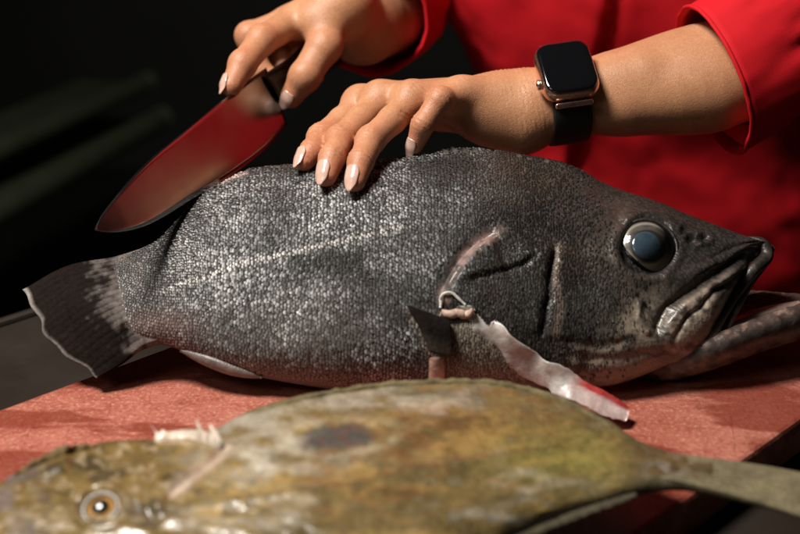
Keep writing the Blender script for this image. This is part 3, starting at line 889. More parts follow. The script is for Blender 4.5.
# lower jaw: a bowl of two rami meeting at the chin
near = [(640, 358, .684), (668, 357, .672), (702, 349, .665), (750, 331, .668), (795, 315, .678), (822, 307, .692)]
far = [(668, 330, .735), (720, 300, .735), (750, 299, .734), (785, 302, .728), (812, 305, .712), (822, 311, .692)]
keel = [(640, 364, .700), (668, 363, .692), (700, 355, .694), (750, 338, .700), (795, 323, .700), (818, 312, .698)]
n_, f_, k_ = (resample(L, 12) for L in (near, far, keel))
tp = lambda R: pt(R[:, 0], R[:, 1], R[:, 2])
n3_, f3_, k3_ = tp(n_), tp(f_), tp(k_)
allp = np.vstack([n3_, f3_, k3_])
fld = Field(allp.min(0) - 0.014, allp.max(0) + 0.014, 0.0009)
G_ = fld.new()
for L, r0, r1 in ((n3_, .0026, .0038), (f3_, .0034, .0038)):
    for i in range(11): fld.cap(G_, L[i], L[i + 1], r0 + (r1 - r0) * min(i / 4, 1), r0 + (r1 - r0) * min((i + 1) / 4, 1), 0.004)
for a_, b_ in ((n3_, k3_), (k3_, f3_)):
    for t in np.linspace(0.0, 1, 14):
        L = a_ + (b_ - a_) * t - UP * 0.0032 * math.sin(t * math.pi) - UP * 0.001 - FW * (0.003 * math.sin(t * math.pi) if a_ is n3_ else 0)
        for i in range(11): fld.cap(G_, L[i], L[i + 1], .0034, .0032, 0.006)
V, Fq = fld.mesh(G_); V = relax(V, Fq, 14, 0.5, 0)
x_, y_, d_ = proj(V); nv_ = vert_normals(V, Fq)
ns = fbm(np.c_[x_ / 8, y_ / 6], 4); ns2 = fbm(np.c_[x_ / 30 + 3, y_ / 14], 3)
up_ = nv_[:, 2]
cc = np.tile([0.055, 0.045, 0.038], (len(V), 1))
cc = mixc(cc, (0.20, 0.155, 0.12), sstep(0.35, 0.65, ns) * sstep(0.3, -0.5, up_) * 0.8)
yl = np.interp(x_, n_[:, 0], n_[:, 1])
cc = mixc(cc, (0.07, 0.048, 0.040), sstep(4, -4, y_ - yl))
cc = mixc(cc, (0.30, 0.20, 0.165), sstep(4, -4, y_ - yl) * sstep(0.48, 0.7, ns) * 0.8)
cc = mixc(cc, (0.05, 0.042, 0.03), sstep(8, 2, np.abs(y_ - np.interp(x_, f_[:, 0], f_[:, 1]))) * (d_ > .705))
mesh_obj('lower_jaw', V, Fq, M_JAW, FISH, cols=cc)
tg_ = resample([(690, 340, .700), (730, 325, .704), (770, 312, .706), (800, 307, .704)], 26)
V, Fq = sweep(tp(tg_), UP, 0.010 * np.sin(np.pi * np.linspace(0.12, 0.93, 26)) ** 0.5, 0.0038, 16)
mesh_obj('tongue', V, Fq, M_WET, FISH, cols=np.tile([0.22, 0.15, 0.125], (len(V), 1)))

# gill membrane hanging out over the board, cut end red
zend = on_z(629, 416, 0.006)
ctl = [(456, 309), (474, 317), (491, 331), (511, 350), (534, 367)]
Pm = [SF.at(*q)[0] + SF.at(*q)[1] * 0.0008 for q in ctl]; Nm = [SF.at(*q)[1] for q in ctl]
for (ax, ay, t) in ((560, 381, 0.33), (590, 396, 0.66), (628, 415, 1.0)):
    d0 = (Pm[4] - CAM) @ FW; d1 = (zend - CAM) @ FW
    Pm.append(pt(np.float64(ax), np.float64(ay), d0 + (d1 - d0) * t - 0.004 * math.sin(t * math.pi))); Nm.append(nrm(-FW * 0.7 + UP * 0.7))
n = 60
Pm = resample(np.array(Pm), n); Nm = np.array(Nm); Nm = nrm(np.stack([np.interp(np.linspace(0, 7, n), np.arange(8), Nm[:, k]) for k in range(3)], 1))
s = np.linspace(0, 1, n)
W = np.interp(s, [0, .08, .25, .45, .6, .8, .93, 1], [5, 10, 13, 15, 14.5, 14.5, 13, 8]) * pxm
V, Fq = sweep(Pm, Nm, W * (0.85 + 0.3 * fbm(np.c_[s * 9, s * 0 + 2], 3)), 0.0010, 28, 0.9)
V += nrm(-FW) * ((fbm(V * 230, 3) - 0.5) * 0.0014)[:, None] + UP * ((fbm(V * 330 + 9, 3) - 0.5) * 0.0020)[:, None]
x_, y_, _ = proj(V); sv = np.repeat(s, 28)
ns = fbm(np.c_[x_ / 12, y_ / 12], 4)
cc = np.tile([0.46, 0.43, 0.41], (len(V), 1))
cc = mixc(cc, (0.36, 0.26, 0.22), sstep(0.42, 0.62, ns) * 0.7)
cc = mixc(cc, (0.13, 0.10, 0.08), sstep(0.35, 0.15, sv) * sstep(0.42, 0.62, ns) * 0.7)
cen_ = np.repeat(proj(Pm)[1], 28); cenx = np.repeat(proj(Pm)[0], 28)
upper = ((y_ - cen_) - 0.55 * (x_ - cenx))
cc = mixc(cc, (0.62, 0.43, 0.41), sstep(0.6, 0.8, sv) * 0.6)
cc = mixc(cc, (0.36, 0.04, 0.035), sstep(0.66, 0.76, sv) * sstep(-2.5, -7, upper + (ns - 0.5) * 5))
mesh_obj('gill_membrane', V, Fq, M_WET, FISH, cols=cc)

# fleshy flap and the small white loop at the gill opening
def strip(ctl, wid, thick, colr, name, lift=0.0012, n=34, seg=12, mat=M_WET):
    Pq, Nq, Rq = SF.path(ctl, n)
    W = np.interp(np.linspace(0, 1, n), np.linspace(0, 1, len(wid)), wid) * pxm
    V, Fq = sweep(Pq + Nq * lift, Nq, W, thick, seg)
    V += nrm(-FW) * ((fbm(V * 200 + 3, 3) - 0.5) * 0.0012)[:, None]
    x_, y_, _ = proj(V); ns = fbm(np.c_[x_ / 6, y_ / 6], 3)
    cc = np.tile(np.array(colr, float), (len(V), 1)); cc = mixc(cc, np.array(colr) * 0.55, sstep(0.45, 0.7, ns) * 0.6)
    return mesh_obj(name, V, Fq, mat, FISH, cols=cc)
strip([(440, 315), (450, 317), (462, 312), (474, 308)], [3.5, 4.5, 4.5, 2.0], 0.0022, (0.55, 0.40, 0.33), 'gill_flap', 0.0030)
strip([(440, 308), (442, 299), (446, 294), (452, 294), (458, 299), (465, 305)], [1.2, 1.6, 1.6, 1.5, 1.4, 1.0], 0.0006, (0.62, 0.60, 0.57), 'gill_flap', 0.0016)
strip([(497, 236), (484, 242), (470, 253), (458, 268), (449, 284)], [1.5, 4, 3.2, 3.2, 1.5], 0.0012, (0.30, 0.20, 0.18), 'gill_slit_skin', -0.0010)
strip([(437, 356), (438, 366), (438, 380)], [7, 8, 8.5], 0.0024, (0.50, 0.33, 0.26), 'fin_root', 0.0035)

# clipped pectoral fin: stiff dark triangle standing off the flank
rows = [[(450, 322), (452, 338), (452, 356)], [(430, 314), (436, 333), (443, 355)], [(406, 305), (420, 328), (431, 352)]]
G = loft(rows, 20, 16)
S3 = np.zeros((20, 16, 3)); N3 = np.zeros((20, 16, 3))
for i in range(20):
    for j in range(16):
        p_, n__, d_ = SF.at(G[i, j, 0], G[i, j, 1])
        l_ = 0.003 + 0.006 * (i / 19)
        S3[i, j] = pt(np.float64(G[i, j, 0]), np.float64(G[i, j, 1]), d_ - l_); N3[i, j] = n__
V, Fq = sheet(S3, N3, np.full((20, 16), 0.0007) + 0.0012 * (1 - np.linspace(0, 1, 20))[:, None] + 0.0003 * np.abs(np.sin(np.linspace(0, 22, 16)))[None])
gy = np.linspace(0, 1, 16)[None] * np.ones((20, 1))
cl = np.zeros((20, 16, 3)) + np.array([0.014, 0.011, 0.010]); cl = mixc(cl, (0.10, 0.08, 0.065), sstep(0.45, 1, gy) * 0.6)
mesh_obj('pectoral_fin', V, fix_out(V, Fq), M_FIN, FISH, cols=np.concatenate([cl.reshape(-1, 3)] * 2))
# stubs of dorsal spines left along the back
for (sx, sy, h_) in ((447, 152, 4), (456, 151, 5.5), (466, 151, 4.5), (476, 151.5, 4), (520, 156, 2.5), (548, 161, 3)):
    a_, n__, d_ = SF.at(sx, sy + 1)
    V, Fq = sweep(np.array([a_ - UP * 0.002, a_ + UP * h_ * 0.4 * pxm + RX * -0.001, a_ + UP * h_ * pxm - RX * 0.003]), -FW, np.array([0.0022, 0.0016, 0.0005]), np.array([0.0012, 0.0008, 0.0004]), 8)
    mesh_obj('dorsal_spine', V, Fq, M_FIN, FISH, cols=np.tile([0.10, 0.085, 0.07], (len(V), 1)))

# ------------------------------------------------------------------ the flat golden fish in front
TOPD = [(-60, 528), (-40, 508), (0, 482), (25, 467), (60, 453), (110, 442), (150, 439), (185, 437), (215, 428), (250, 411), (290, 398), (340, 389), (400, 383),
        (450, 380), (500, 382), (540, 390), (580, 405), (615, 425), (640, 441), (665, 450), (690, 456), (712, 461)]
BOTD = [(-60, 532), (-40, 545), (0, 580), (60, 620), (150, 640), (250, 640), (350, 625), (420, 600), (480, 568), (530, 536), (570, 517), (610, 503), (640, 495), (670, 491), (712, 493)]
BPD = [(-60, .004), (-40, .010), (0, .013), (60, .017), (150, .020), (300, .023), (450, .021), (540, .014), (600, .008), (640, .0065), (712, .0032)]
O_D = np.array([0, -0.15, 0.0262]); TD = math.radians(3)
NUD, NHD = 320, 130
Pq, ND, phd = fish_shell(TOPD, BOTD, O_D, TD, BPD, NUD, NHD, -59, 712, pw=0.8)
FD = grid_faces(NUD, Pq.shape[1], True); NnQ = vert_normals(Pq.reshape(-1, 3), FD).reshape(Pq.shape)
if (NnQ[NUD // 2, NHD // 2] @ ND) < 0: NnQ = -NnQ; FD = FD[:, ::-1].copy()
x, y, _ = proj(Pq[:, :NHD]); shape = x.shape
XY = np.stack([x.ravel(), y.ravel()], 1)
wobx = (fbm(XY / 14, 3).reshape(shape) - 0.5) * 8; woby = (fbm(XY / 14 + 40, 3).reshape(shape) - 0.5) * 8
disp = (nz(70, 24, 3) - 0.5) * 3.0 * mm + (nz(22, 9, 4, 6) - 0.5) * 2.2 * mm + (nz(14, 4, 3, 16) - 0.5) * 1.0 * mm
groove([(60, 470), (95, 466), (135, 470), (165, 480)], 5, 1.6)
groove([(130, 445), (150, 470), (145, 500), (160, 530)], 5, 1.8)
step([(226, 446), (212, 462), (190, 480), (172, 494), (160, 520)], 4, 30, 2.6, side=1)
groove([(10, 470), (40, 480), (70, 495), (85, 520)], 5, 1.6); ridge([(20, 490), (50, 470), (75, 458)], 5, 1.8)
ridge([(180, 506), (300, 492), (420, 470), (560, 445)], 5, 0.8)
ridge([(250, 415), (330, 396), (450, 386), (540, 397), (600, 424)], 4, 1.2)
re = np.hypot((x - 101) * 0.8, y - 508); disp -= 2.5 * mm * sstep(20, 13, re); disp += 1.8 * mm * np.exp(-((re - 21) / 4) ** 2)
ed_ = np.sin(phd[:NHD]) ** 0.5; ed_[0] = ed_[-1] = 0
disp *= ed_[None]
Pq2 = Pq.copy(); Pq2[:, :NHD] += NnQ[:, :NHD] * disp[..., None]
V = Pq2.reshape(-1, 3); NnQ = vert_normals(V, FD).reshape(Pq.shape)
SD = Surf(Pq2, NnQ, NHD)
na = nz(70, 16, 4, 2); nb = nz(24, 10, 4, 7); nc = nz(9, 6, 3, 13); nd_ = nz(130, 30, 3, 31)
col = np.zeros(shape + (3,)) + np.array([0.19, 0.145, 0.062])
col = mixc(col, (0.36, 0.25, 0.085), sstep(0.45, 0.66, na) * 0.75)
col = mixc(col, (0.105, 0.082, 0.032), sstep(0.47, 0.66, nb) * 0.75)
col = mixc(col, (0.58, 0.54, 0.45), sstep(0.50, 0.68, nd_ * 0.6 + nb * 0.4) * 0.75 * sstep(650, 500, x))
col = mixc(col, (0.30, 0.29, 0.08), np.exp(-(((x - 570) / 70) ** 2 + ((y - 455) / 26) ** 2)) * 0.7)
col = mixc(col, (0.62, 0.60, 0.52), np.exp(-(((x - 268) / 60) ** 2 + ((y - 462) / 22) ** 2)) * sstep(0.3, 0.6, nb) * 0.75)
col = mixc(col, (0.55, 0.38, 0.13), np.exp(-(((x - 225) / 60) ** 2 + ((y - 500) / 26) ** 2)) * sstep(0.4, 0.6, nc) * 0.6)
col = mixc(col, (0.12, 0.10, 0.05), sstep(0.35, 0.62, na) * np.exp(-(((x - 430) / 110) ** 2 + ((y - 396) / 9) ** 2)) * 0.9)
hd_ = sstep(215, 160, x)
col = mixc(col, (0.20, 0.135, 0.040), hd_ * 0.6); col = mixc(col, (0.05, 0.038, 0.018), hd_ * sstep(0.5, 0.66, nb) * 0.75); col = mixc(col, (0.52, 0.42, 0.28), hd_ * sstep(0.56, 0.72, nc) * 0.6)
col = mixc(col, (0.28, 0.23, 0.22), sstep(60, 0, x) * sstep(0.4, 0.6, nb) * 0.7)
sp_ = np.hypot((x - 336 + 0.0 * y) / 40, (y - 437 + (x - 336) * 0.10) / 13)
col = mixc(col, (0.55, 0.52, 0.38), np.exp(-((sp_ - 1.35) / 0.28) ** 2) * 0.5 * sstep(0.3, 0.6, nb))
col = mixc(col, (0.075, 0.092, 0.092), sstep(1.30, 0.60, sp_ + (nc - 0.5) * 0.7) * 0.85)
d, _, s = poly_dist(x, y, resample([(228, 449), (214, 462), (192, 480), (172, 494)], 20))
col = mixc(col, (0.62, 0.50, 0.42), np.exp(-(d / 4.5) ** 2) * 0.85)
d, _, s = poly_dist(x, y, resample([(180, 506), (300, 492), (420, 470), (560, 445)], 20))
col = mixc(col, (0.13, 0.10, 0.045), np.exp(-(d / 3.0) ** 2) * 0.6)
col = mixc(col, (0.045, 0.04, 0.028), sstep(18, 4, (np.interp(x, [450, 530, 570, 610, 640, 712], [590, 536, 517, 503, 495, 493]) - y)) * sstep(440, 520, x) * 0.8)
col = mixc(col, (0.085, 0.072, 0.045), sstep(600, 650, x) * 0.7); col = mixc(col, (0.30, 0.28, 0.24), np.exp(-(((x - 668) / 22) ** 2 + ((y - 470) / 12) ** 2)) * sstep(0.45, 0.6, nc) * 0.8)
back = np.arange(Pq.shape[1] - 1, NHD - 1, -1)
col = col * np.array([0.80, 0.76, 0.72]); full = np.zeros(Pq.shape[:2] + (3,)); full[:, :NHD] = col; full[:, back] = col[:, 1:NHD - 1]
M_GOLD = attr_mat('golden_skin', (0.20, 0.40), 0.42, 0.5, 300, 0.30, 0.0, (1, 1, 1))
DORY = thing('golden_fish', 'flat olive gold fish with a dark round flank spot at the front of board', 'fish', (-0.02, -0.15, 0.0))
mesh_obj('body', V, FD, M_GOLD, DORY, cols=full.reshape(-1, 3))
# its eye
ec, en, ed = SD.at(101, 509); en = nrm(en + nrm(CAM - ec) * 0.4)
e1 = nrm(np.cross(ZP, en)); e2 = np.cross(en, e1); R0 = 15 * ed / F_PX
V, Fq = lathe(ec - en * 0.001, en, e1, e2, [(R0 * 1.1, -0.004)] + [(max(R0 * r, 1e-5), 0.0035 * (1 - r * r) ** 0.7) for r in np.linspace(1, 0, 24)])
rad = np.repeat(np.r_[1.1, np.linspace(1, 0, 24)], 48)
cc = np.tile([0.20, 0.15, 0.09], (len(V), 1)); cc = mixc(cc, (0.55, 0.28, 0.05), sstep(0.95, 0.86, rad)); cc = mixc(cc, (0.012, 0.012, 0.014), sstep(0.66, 0.58, rad))
m = NT('golden_iris'); m.set(Base_Color=m.mix(0.25, m.attr('col'), m.mix(1.0, m.attr('col'), m.ramp(m.noise(m.coord(), 500), [(0.3, 0.4), (0.7, 1.3)]), 'MULTIPLY')), Roughness=0.2, Coat_Weight=1.0, Coat_Roughness=0.03)
mesh_obj('eye', V, fix_out(V, Fq), m.m, DORY, cols=cc)
V, Fq = sweep(ec + (e1 * np.cos(aa)[:, None] + e2 * np.sin(aa)[:, None]) * R0 * 1.15, en, 0.0018, 0.0014, 8, cap=False)
mesh_obj('eyelid_rim', V, Fq, M_WET, DORY, cols=np.tile([0.10, 0.075, 0.045], (len(V), 1)))
# tail fin with rays
rows = [[(640, 455), (640, 468), (640, 480)], [(690, 459), (690, 473), (690, 488)], [(760, 467), (760, 484), (760, 505)], [(845, 482), (848, 506), (845, 532)]]
nu, nv = 40, 90
G = loft(rows, nu, nv); S3 = on_plane(G[..., 0], G[..., 1], O_D + np.array([0, 0, 0.001]), ND)
gu = np.linspace(0, 1, nu)[:, None]; gv = np.linspace(0, 1, nv)[None]
rays = np.abs(np.sin(gv * np.pi * 9)) ** 0.6
th = 0.0022 * (1 - gu) ** 2 + 0.0006 + 0.0006 * rays * np.ones((nu, 1))
V, Fq = sheet(S3, np.broadcast_to(ND, S3.shape), th)
cl = np.zeros((nu, nv, 3)) + np.array([0.10, 0.085, 0.050]); cl = mixc(cl, (0.20, 0.17, 0.105), rays * np.ones((nu, 1)) * 0.8)
mesh_obj('tail_fin', V, fix_out(V, Fq), M_FIN, DORY, cols=np.concatenate([cl.reshape(-1, 3)] * 2))
# low fringe of fin along its far edge and the spiny one along the near edge
def fringe(ctl, h, name, colr, n=90, lean=(0, 0, 1)):
    R = resample(ctl, n); S0 = np.array([SD.at(r[0], r[1])[0] for r in R])
    hh = h * (0.25 + 1.0 * fbm(np.c_[np.arange(n) * 0.6, np.full(n, h * 900)], 3)) * np.sin(np.pi * np.linspace(0.03, 0.97, n)) ** 0.5
    L = nrm(np.array(lean, float))
    S3 = np.stack([S0 - L * 0.003, S0 + L * hh[:, None] * 0.5, S0 + L * hh[:, None]], 1)
    V, Fq = sheet(S3, np.broadcast_to(nrm(np.cross(L, RX)), S3.shape), np.tile([0.0016, 0.0009, 0.0004], (n, 1)))
    return mesh_obj(name, V, fix_out(V, Fq), M_FIN, DORY, cols=np.tile(colr, (len(V), 1)))
fringe([(255, 412), (330, 395), (420, 385), (500, 386), (560, 401), (612, 427)], 0.0035, 'dorsal_fin', [0.16, 0.13, 0.07], lean=(0, 0.5, 0.8))
fringe([(508, 541), (540, 528), (575, 514), (612, 502), (636, 495)], 0.006, 'anal_fin', [0.07, 0.06, 0.04], lean=(0.2, -0.9, 0.1))
fringe([(14, 476), (45, 462), (75, 452), (95, 448)], 0.006, 'dorsal_fin', [0.17, 0.12, 0.06], 40, lean=(0.3, 0.4, 0.7))
# torn white skin at the gill
R = resample([(156, 440), (172, 439), (190, 437), (206, 440), (222, 447)], 30)
S0 = np.array([SD.at(r[0], r[1])[0] for r in R]); zz = 0.012 * sstep(0.2, 0.9, fbm(np.c_[np.arange(30) * 0.45, np.zeros(30)], 3)) + 0.001
S3 = np.stack([S0 - np.array([0, 0.004, 0.002]), S0 + np.array([0, 0.001, 0.0025]), S0 + np.array([-0.3, 0.5, 0.6]) * zz[:, None]], 1)
V, Fq = sheet(S3, np.broadcast_to(nrm([0, -0.5, 0.8]), S3.shape), np.tile([0.002, 0.0013, 0.0006], (30, 1)))
mesh_obj('torn_membrane', V, fix_out(V, Fq), M_WET, DORY, cols=np.tile([0.66, 0.56, 0.46], (len(V), 1)))

# ------------------------------------------------------------------ the person: arms, hands, red jacket
def p3(px, py, d): return pt(np.float64(px), np.float64(py), np.float64(d))
PERSON = thing('person', 'person in red jacket pressing the dark fish and holding the knife', 'person', (0.2, 0.33, -0.95))
GREEN_NAILS = []
def chain(fld, G, pts, rads, k=0.004, flat=None):
    for i in range(len(pts) - 1): fld.cap(G, pts[i], pts[i + 1], rads[i], rads[i + 1], k, flat)

# ---- the hand resting on the fish
FING = {
 'index':  [(360, 105, .758), (322, 137, .724), (312, 151, .709), (305.5, 163, .7195)],
 'middle': [(380, 101, .745), (341, 139, .711), (332, 158, .694), (328, 177, .6985)],
 'ring':   [(412, 101, .732), (371, 140, .702), (361, 161, .688), (356, 182, .6905)],
 'pinky':  [(462, 97, .733), (440, 100, .714), (423, 124, .711), (416, 147, .7165)],
}
RAD = {'index': (.0094, .0078, .0067, .0057), 'middle': (.0098, .0081, .0070, .0059), 'ring': (.0096, .0080, .0069, .0058), 'pinky': (.0086, .0072, .0062, .0051)}
J = {k: [p3(*q) for q in v] for k, v in FING.items()}
for k, v in FING.items():                            # fingertips rest on the skin of the fish
    sp_, sn_, sd_ = SF.at(v[3][0], v[3][1] + 7)
    J[k][3] = sp_ + sn_ * RAD[k][3] * 0.92
wrist = p3(532, 105, .748)
lo = np.array([-0.085, -0.02, 0.07]); hi = np.array([0.31, 0.20, 0.245])
fl = Field(lo, hi, 0.00125)
bk = nrm(UP * 0.75 - FW * 0.65)                     # back of the hand
PALM = fl.new()
for k, r in (('index', .0112), ('middle', .0112), ('ring', .0108), ('pinky', .0100)):
    tgt = {'index': p3(520, 98, .762), 'middle': p3(522, 98, .752), 'ring': p3(524, 106, .745), 'pinky': p3(520, 113, .742)}[k]
    fl.cap(PALM, J[k][0], tgt, r * 0.92, r * 1.25, 0.010)
fl.cap(PALM, p3(474, 116, .744), p3(524, 120, .744), .0130, .0175, 0.010)
fl.cap(PALM, p3(488, 126, .750), p3(520, 128, .750), .0110, .0150, 0.012)        # heel of the hand
fl.cap(PALM, p3(440, 112, .762), p3(520, 112, .765), .011, .015, 0.012)          # palm bulk
ARM = fl.new()
axf = nrm(p3(690, 79, .752) - wrist)
flat = (nrm(bk - axf * (bk @ axf)), 0.80)
arm_pts = [(505, 103, .750), (538, 105, .749), (575, 99, .750), (620, 93, .752), (665, 85, .754), (700, 79, .756), (755, 62, .760), (815, 22, .772)]
arm_r = [.0190, .0200, .0232, .0285, .0330, .0365, .0370, .0350]
AP = [p3(*q) for q in arm_pts]
chain(fl, ARM, AP, arm_r, 0.010, flat)
fl.cap(ARM, p3(541, 92, .741), p3(549, 90, .741), .0075, .0075, 0.010)           # wrist bone
fl.cap(ARM, p3(512, 92, .742), p3(640, 70, .736), .004, .006, 0.016)             # tendon
HAND = smin(PALM, ARM, 0.014)
TH = fl.new()
tpts = [p3(505, 108, .785), p3(474, 106, .812), p3(450, 112, .834), p3(432, 120, .848)]
chain(fl, TH, tpts, (.0150, .0110, .0092, .0072), 0.006)
HAND = smin(HAND, TH, 0.010)
FA = None
for k in FING:
    g = fl.new(); r = RAD[k]; j = J[k]
    for i in range(3):
        a_, b_ = j[i], j[i + 1]; mid_ = (a_ + b_) / 2
        rm = (r[i] + r[i + 1]) / 2 * (0.93 if i else 0.92)
        fl.cap(g, a_, mid_, r[i], rm, 0.003); fl.cap(g, mid_, b_, rm, r[i + 1], 0.003)
    # knuckle pads on the back of each joint
    for i, h_ in ((1, 0.0016), (2, 0.0010)):
        d1 = nrm(j[i] - j[i - 1]); d2 = nrm(j[i + 1] - j[i]); out = nrm(d1 - d2)
        fl.cap(g, j[i] + out * h_, j[i] + out * h_ + d2 * 0.001, r[i] * 0.9, r[i] * 0.9, 0.004)
    FA = g if FA is None else np.minimum(FA, g)
    fl.cap(HAND, j[0] + bk * 0.0028, j[0] + bk * 0.0028 + 1e-4, r[0] * 0.86, r[0] * 0.86, 0.008)     # knuckle
    fl.cap(HAND, j[0] + bk * 0.0035, (j[0] + wrist) / 2 + bk * 0.0065, .0030, .0030, 0.012)          # tendon
HAND = smin(HAND, FA, 0.0055)
VL, QL = fl.mesh(HAND); VL = relax(VL, QL, 2)

# ---- the hand on the knife
fr = Field((-0.125, 0.03, 0.10), (0.05, 0.36, 0.32), 0.0014)
R_IDX = [(296, 20, .820), (262, 40, .792), (243, 64, .776), (231, 86, .767)]
R_THU = [(332, 14, .814), (324, 46, .802), (305, 76, .797), (291, 97, .802)]
R_MID = [(290, 22, .840), (250, 36, .834), (258, 70, .832), (281, 84, .828)]
R_RIN = [(306, 18, .850), (276, 40, .856), (284, 74, .850), (303, 82, .836)]
R_PIN = [(322, 14, .856), (300, 44, .858), (304, 72, .848), (316, 76, .832)]
G_ = fr.new()
for q in (R_IDX, R_MID, R_RIN, R_PIN):
    fr.cap(G_, p3(*q[0]), p3(340, 2, .826), .0110, .0160, 0.010)
fr.cap(G_, p3(*R_THU[0]), p3(344, 6, .815), .0130, .0170, 0.010)
fr.cap(G_, p3(318, 22, .812), p3(345, 4, .822), .0150, .0170, 0.010)
A2 = fr.new()
wr = p3(342, 14, .828); elb = np.array([0.0, 0.42, 0.26])
fpath = [wr, p3(362, 22, .866), p3(380, 12, .895), p3(396, -2, .94), elb]
for i, (r0, r1) in enumerate(((.0205, .0285), (.0285, .031), (.031, .034), (.034, .036))):
    fr.cap(A2, fpath[i], fpath[i + 1], r0, r1, 0.008)
G_ = smin(G_, A2, 0.012)
FA = None
for q, r in ((R_IDX, (.0105, .0094, .0084, .0068)), (R_MID, (.0105, .0094, .0082, .0064)), (R_RIN, (.010, .009, .0080, .0062)), (R_PIN, (.0092, .0082, .0072, .0056)), (R_THU, (.0130, .0112, .0100, .0074))):
    g = fr.new(); j = [p3(*s_) for s_ in q]
    for i in range(3): fr.cap(g, j[i], j[i + 1], r[i], r[i + 1], 0.003)
    for i in (1, 2):
        d1 = nrm(j[i] - j[i - 1]); d2 = nrm(j[i + 1] - j[i]); out = nrm(d1 - d2 + 1e-6)
        fr.cap(g, j[i] + out * 0.0012, j[i] + out * 0.0012 + d2 * 0.001, r[i] * 0.92, r[i] * 0.92, 0.004)
    FA = g if FA is None else np.minimum(FA, g)
G_ = smin(G_, FA, 0.006)
VR, QR = fr.mesh(G_); VR = relax(VR, QR, 2)

# ---- trunk under the jacket, coarse, so the figure is whole inside its clothes
ft = Field((-0.12, 0.08, -0.40), (0.42, 0.56, 0.69), 0.008)
T_ = ft.new()
sh_l = np.array([0.31, 0.33, 0.47]); sh_r = np.array([-0.03, 0.38, 0.47])
for a_, b_, ra, rb in (((.28, .43, -.3), (.25, .40, -.05), .085, .080), ((.25, .40, -.05), (.18, .36, .20), .080, .082), ((.18, .36, .2), (.145, .36, .40), .082, .090),
                       (sh_l, sh_r, .038, .038), ((.14, .36, .42), (.14, .36, .62), .050, .046)):
    ft.cap(T_, a_, b_, ra, rb, 0.015)
up_arm = [sh_l, p3(880, -80, .84), p3(815, 8, .782), AP[-2]]
for i in range(3): ft.cap(T_, up_arm[i], up_arm[i + 1], .038, .036, 0.01)
ft.cap(T_, sh_r, elb, .038, .036, 0.01)
VT, QT = ft.mesh(T_); VT = relax(VT, QT, 2)

def paint_skin(V, joints):
    P_ = V * 60
    n1 = fbm(P_, 4); n2 = fbm(V * 320 + 5, 3)
    c = np.tile([0.50, 0.240, 0.125], (len(V), 1))
    c = mixc(c, (0.58, 0.30, 0.165), sstep(0.45, 0.7, n1) * 0.6)
    c = mixc(c, (0.44, 0.19, 0.10), sstep(0.5, 0.75, n2) * 0.35)
    for q, rad_, amt in joints:
        d = np.linalg.norm(V - q, axis=1)
        c = mixc(c, (0.50, 0.165, 0.095), np.exp(-(d / rad_) ** 2) * amt)
    return c
jl = []
for k, j in J.items():
    jl += [(j[1], .011, .55), (j[2], .009, .4), (j[3], .012, .7), (j[0], .012, .35)]
jr = [(p3(*q[i]), .012, .5) for q in (R_IDX, R_THU, R_MID, R_RIN, R_PIN) for i in (1, 2, 3)]
# fine folds across the finger joints and at the wrist
def wrinkle(V, Q, joints, amp=0.00065, freq=2300):
    nv = vert_normals(V, Q); out = np.zeros(len(V))
    for q, axd, rad_ in joints:
        rel = V - q; t = rel @ axd; d = np.linalg.norm(rel, axis=1)
        w_ = np.exp(-(t / (rad_ * 0.42)) ** 2) * (d < rad_ * 1.7) * sstep(-0.2, 0.5, (nv @ bk))
        out += -amp * (0.5 + 0.5 * np.cos(t * freq + 2.0 * fbm(V * 250, 2))) * w_
    return V + nv * out[:, None]
wj = []
for k, j in J.items():
    wj += [(j[1], nrm(nrm(j[1] - j[0]) + nrm(j[2] - j[1])), .012), (j[2], nrm(nrm(j[2] - j[1]) + nrm(j[3] - j[2])), .009)]
wj += [(p3(522, 100, .735), axf, .03)]
VL = wrinkle(VL, QL, wj)
V = np.vstack([VL, VR, VT]); Q = np.vstack([QL, QR + len(VL), QT + len(VL) + len(VR)])
Q = fix_out(V, Q)
cs = np.vstack([paint_skin(VL, jl), paint_skin(VR, jr), np.tile([0.52, 0.275, 0.155], (len(VT), 1))])
m = NT('skin'); a = m.attr('col'); v = m.coord()
pore = m.vor(v, 1500, 'F1'); fine = m.noise(v, 700, 4, 0.65); ln = m.vor(m.mapped(v, (1, 1, 0.6)), 900, 'DISTANCE_TO_EDGE')
m.set(Base_Color=m.mix(1.0, a, m.ramp(fine, [(0.3, 0.86), (0.7, 1.12)]), 'MULTIPLY'), Roughness=m.ramp(fine, [(0.3, 0.34), (0.7, 0.52)]),
      Subsurface_Weight=0.10, Subsurface_Scale=0.004, Subsurface_Radius=(1.0, 0.40, 0.22), Specular_IOR_Level=0.45)
b = m.bump(m.ramp(ln, [(0.0, 0.0), (0.12, 1.0)]), 0.20, 0.0004)
m.bump(m.math('ADD', pore, fine), 0.22, 0.0005, b)
mesh_obj('body', V, Q, m.m, PERSON, cols=cs)

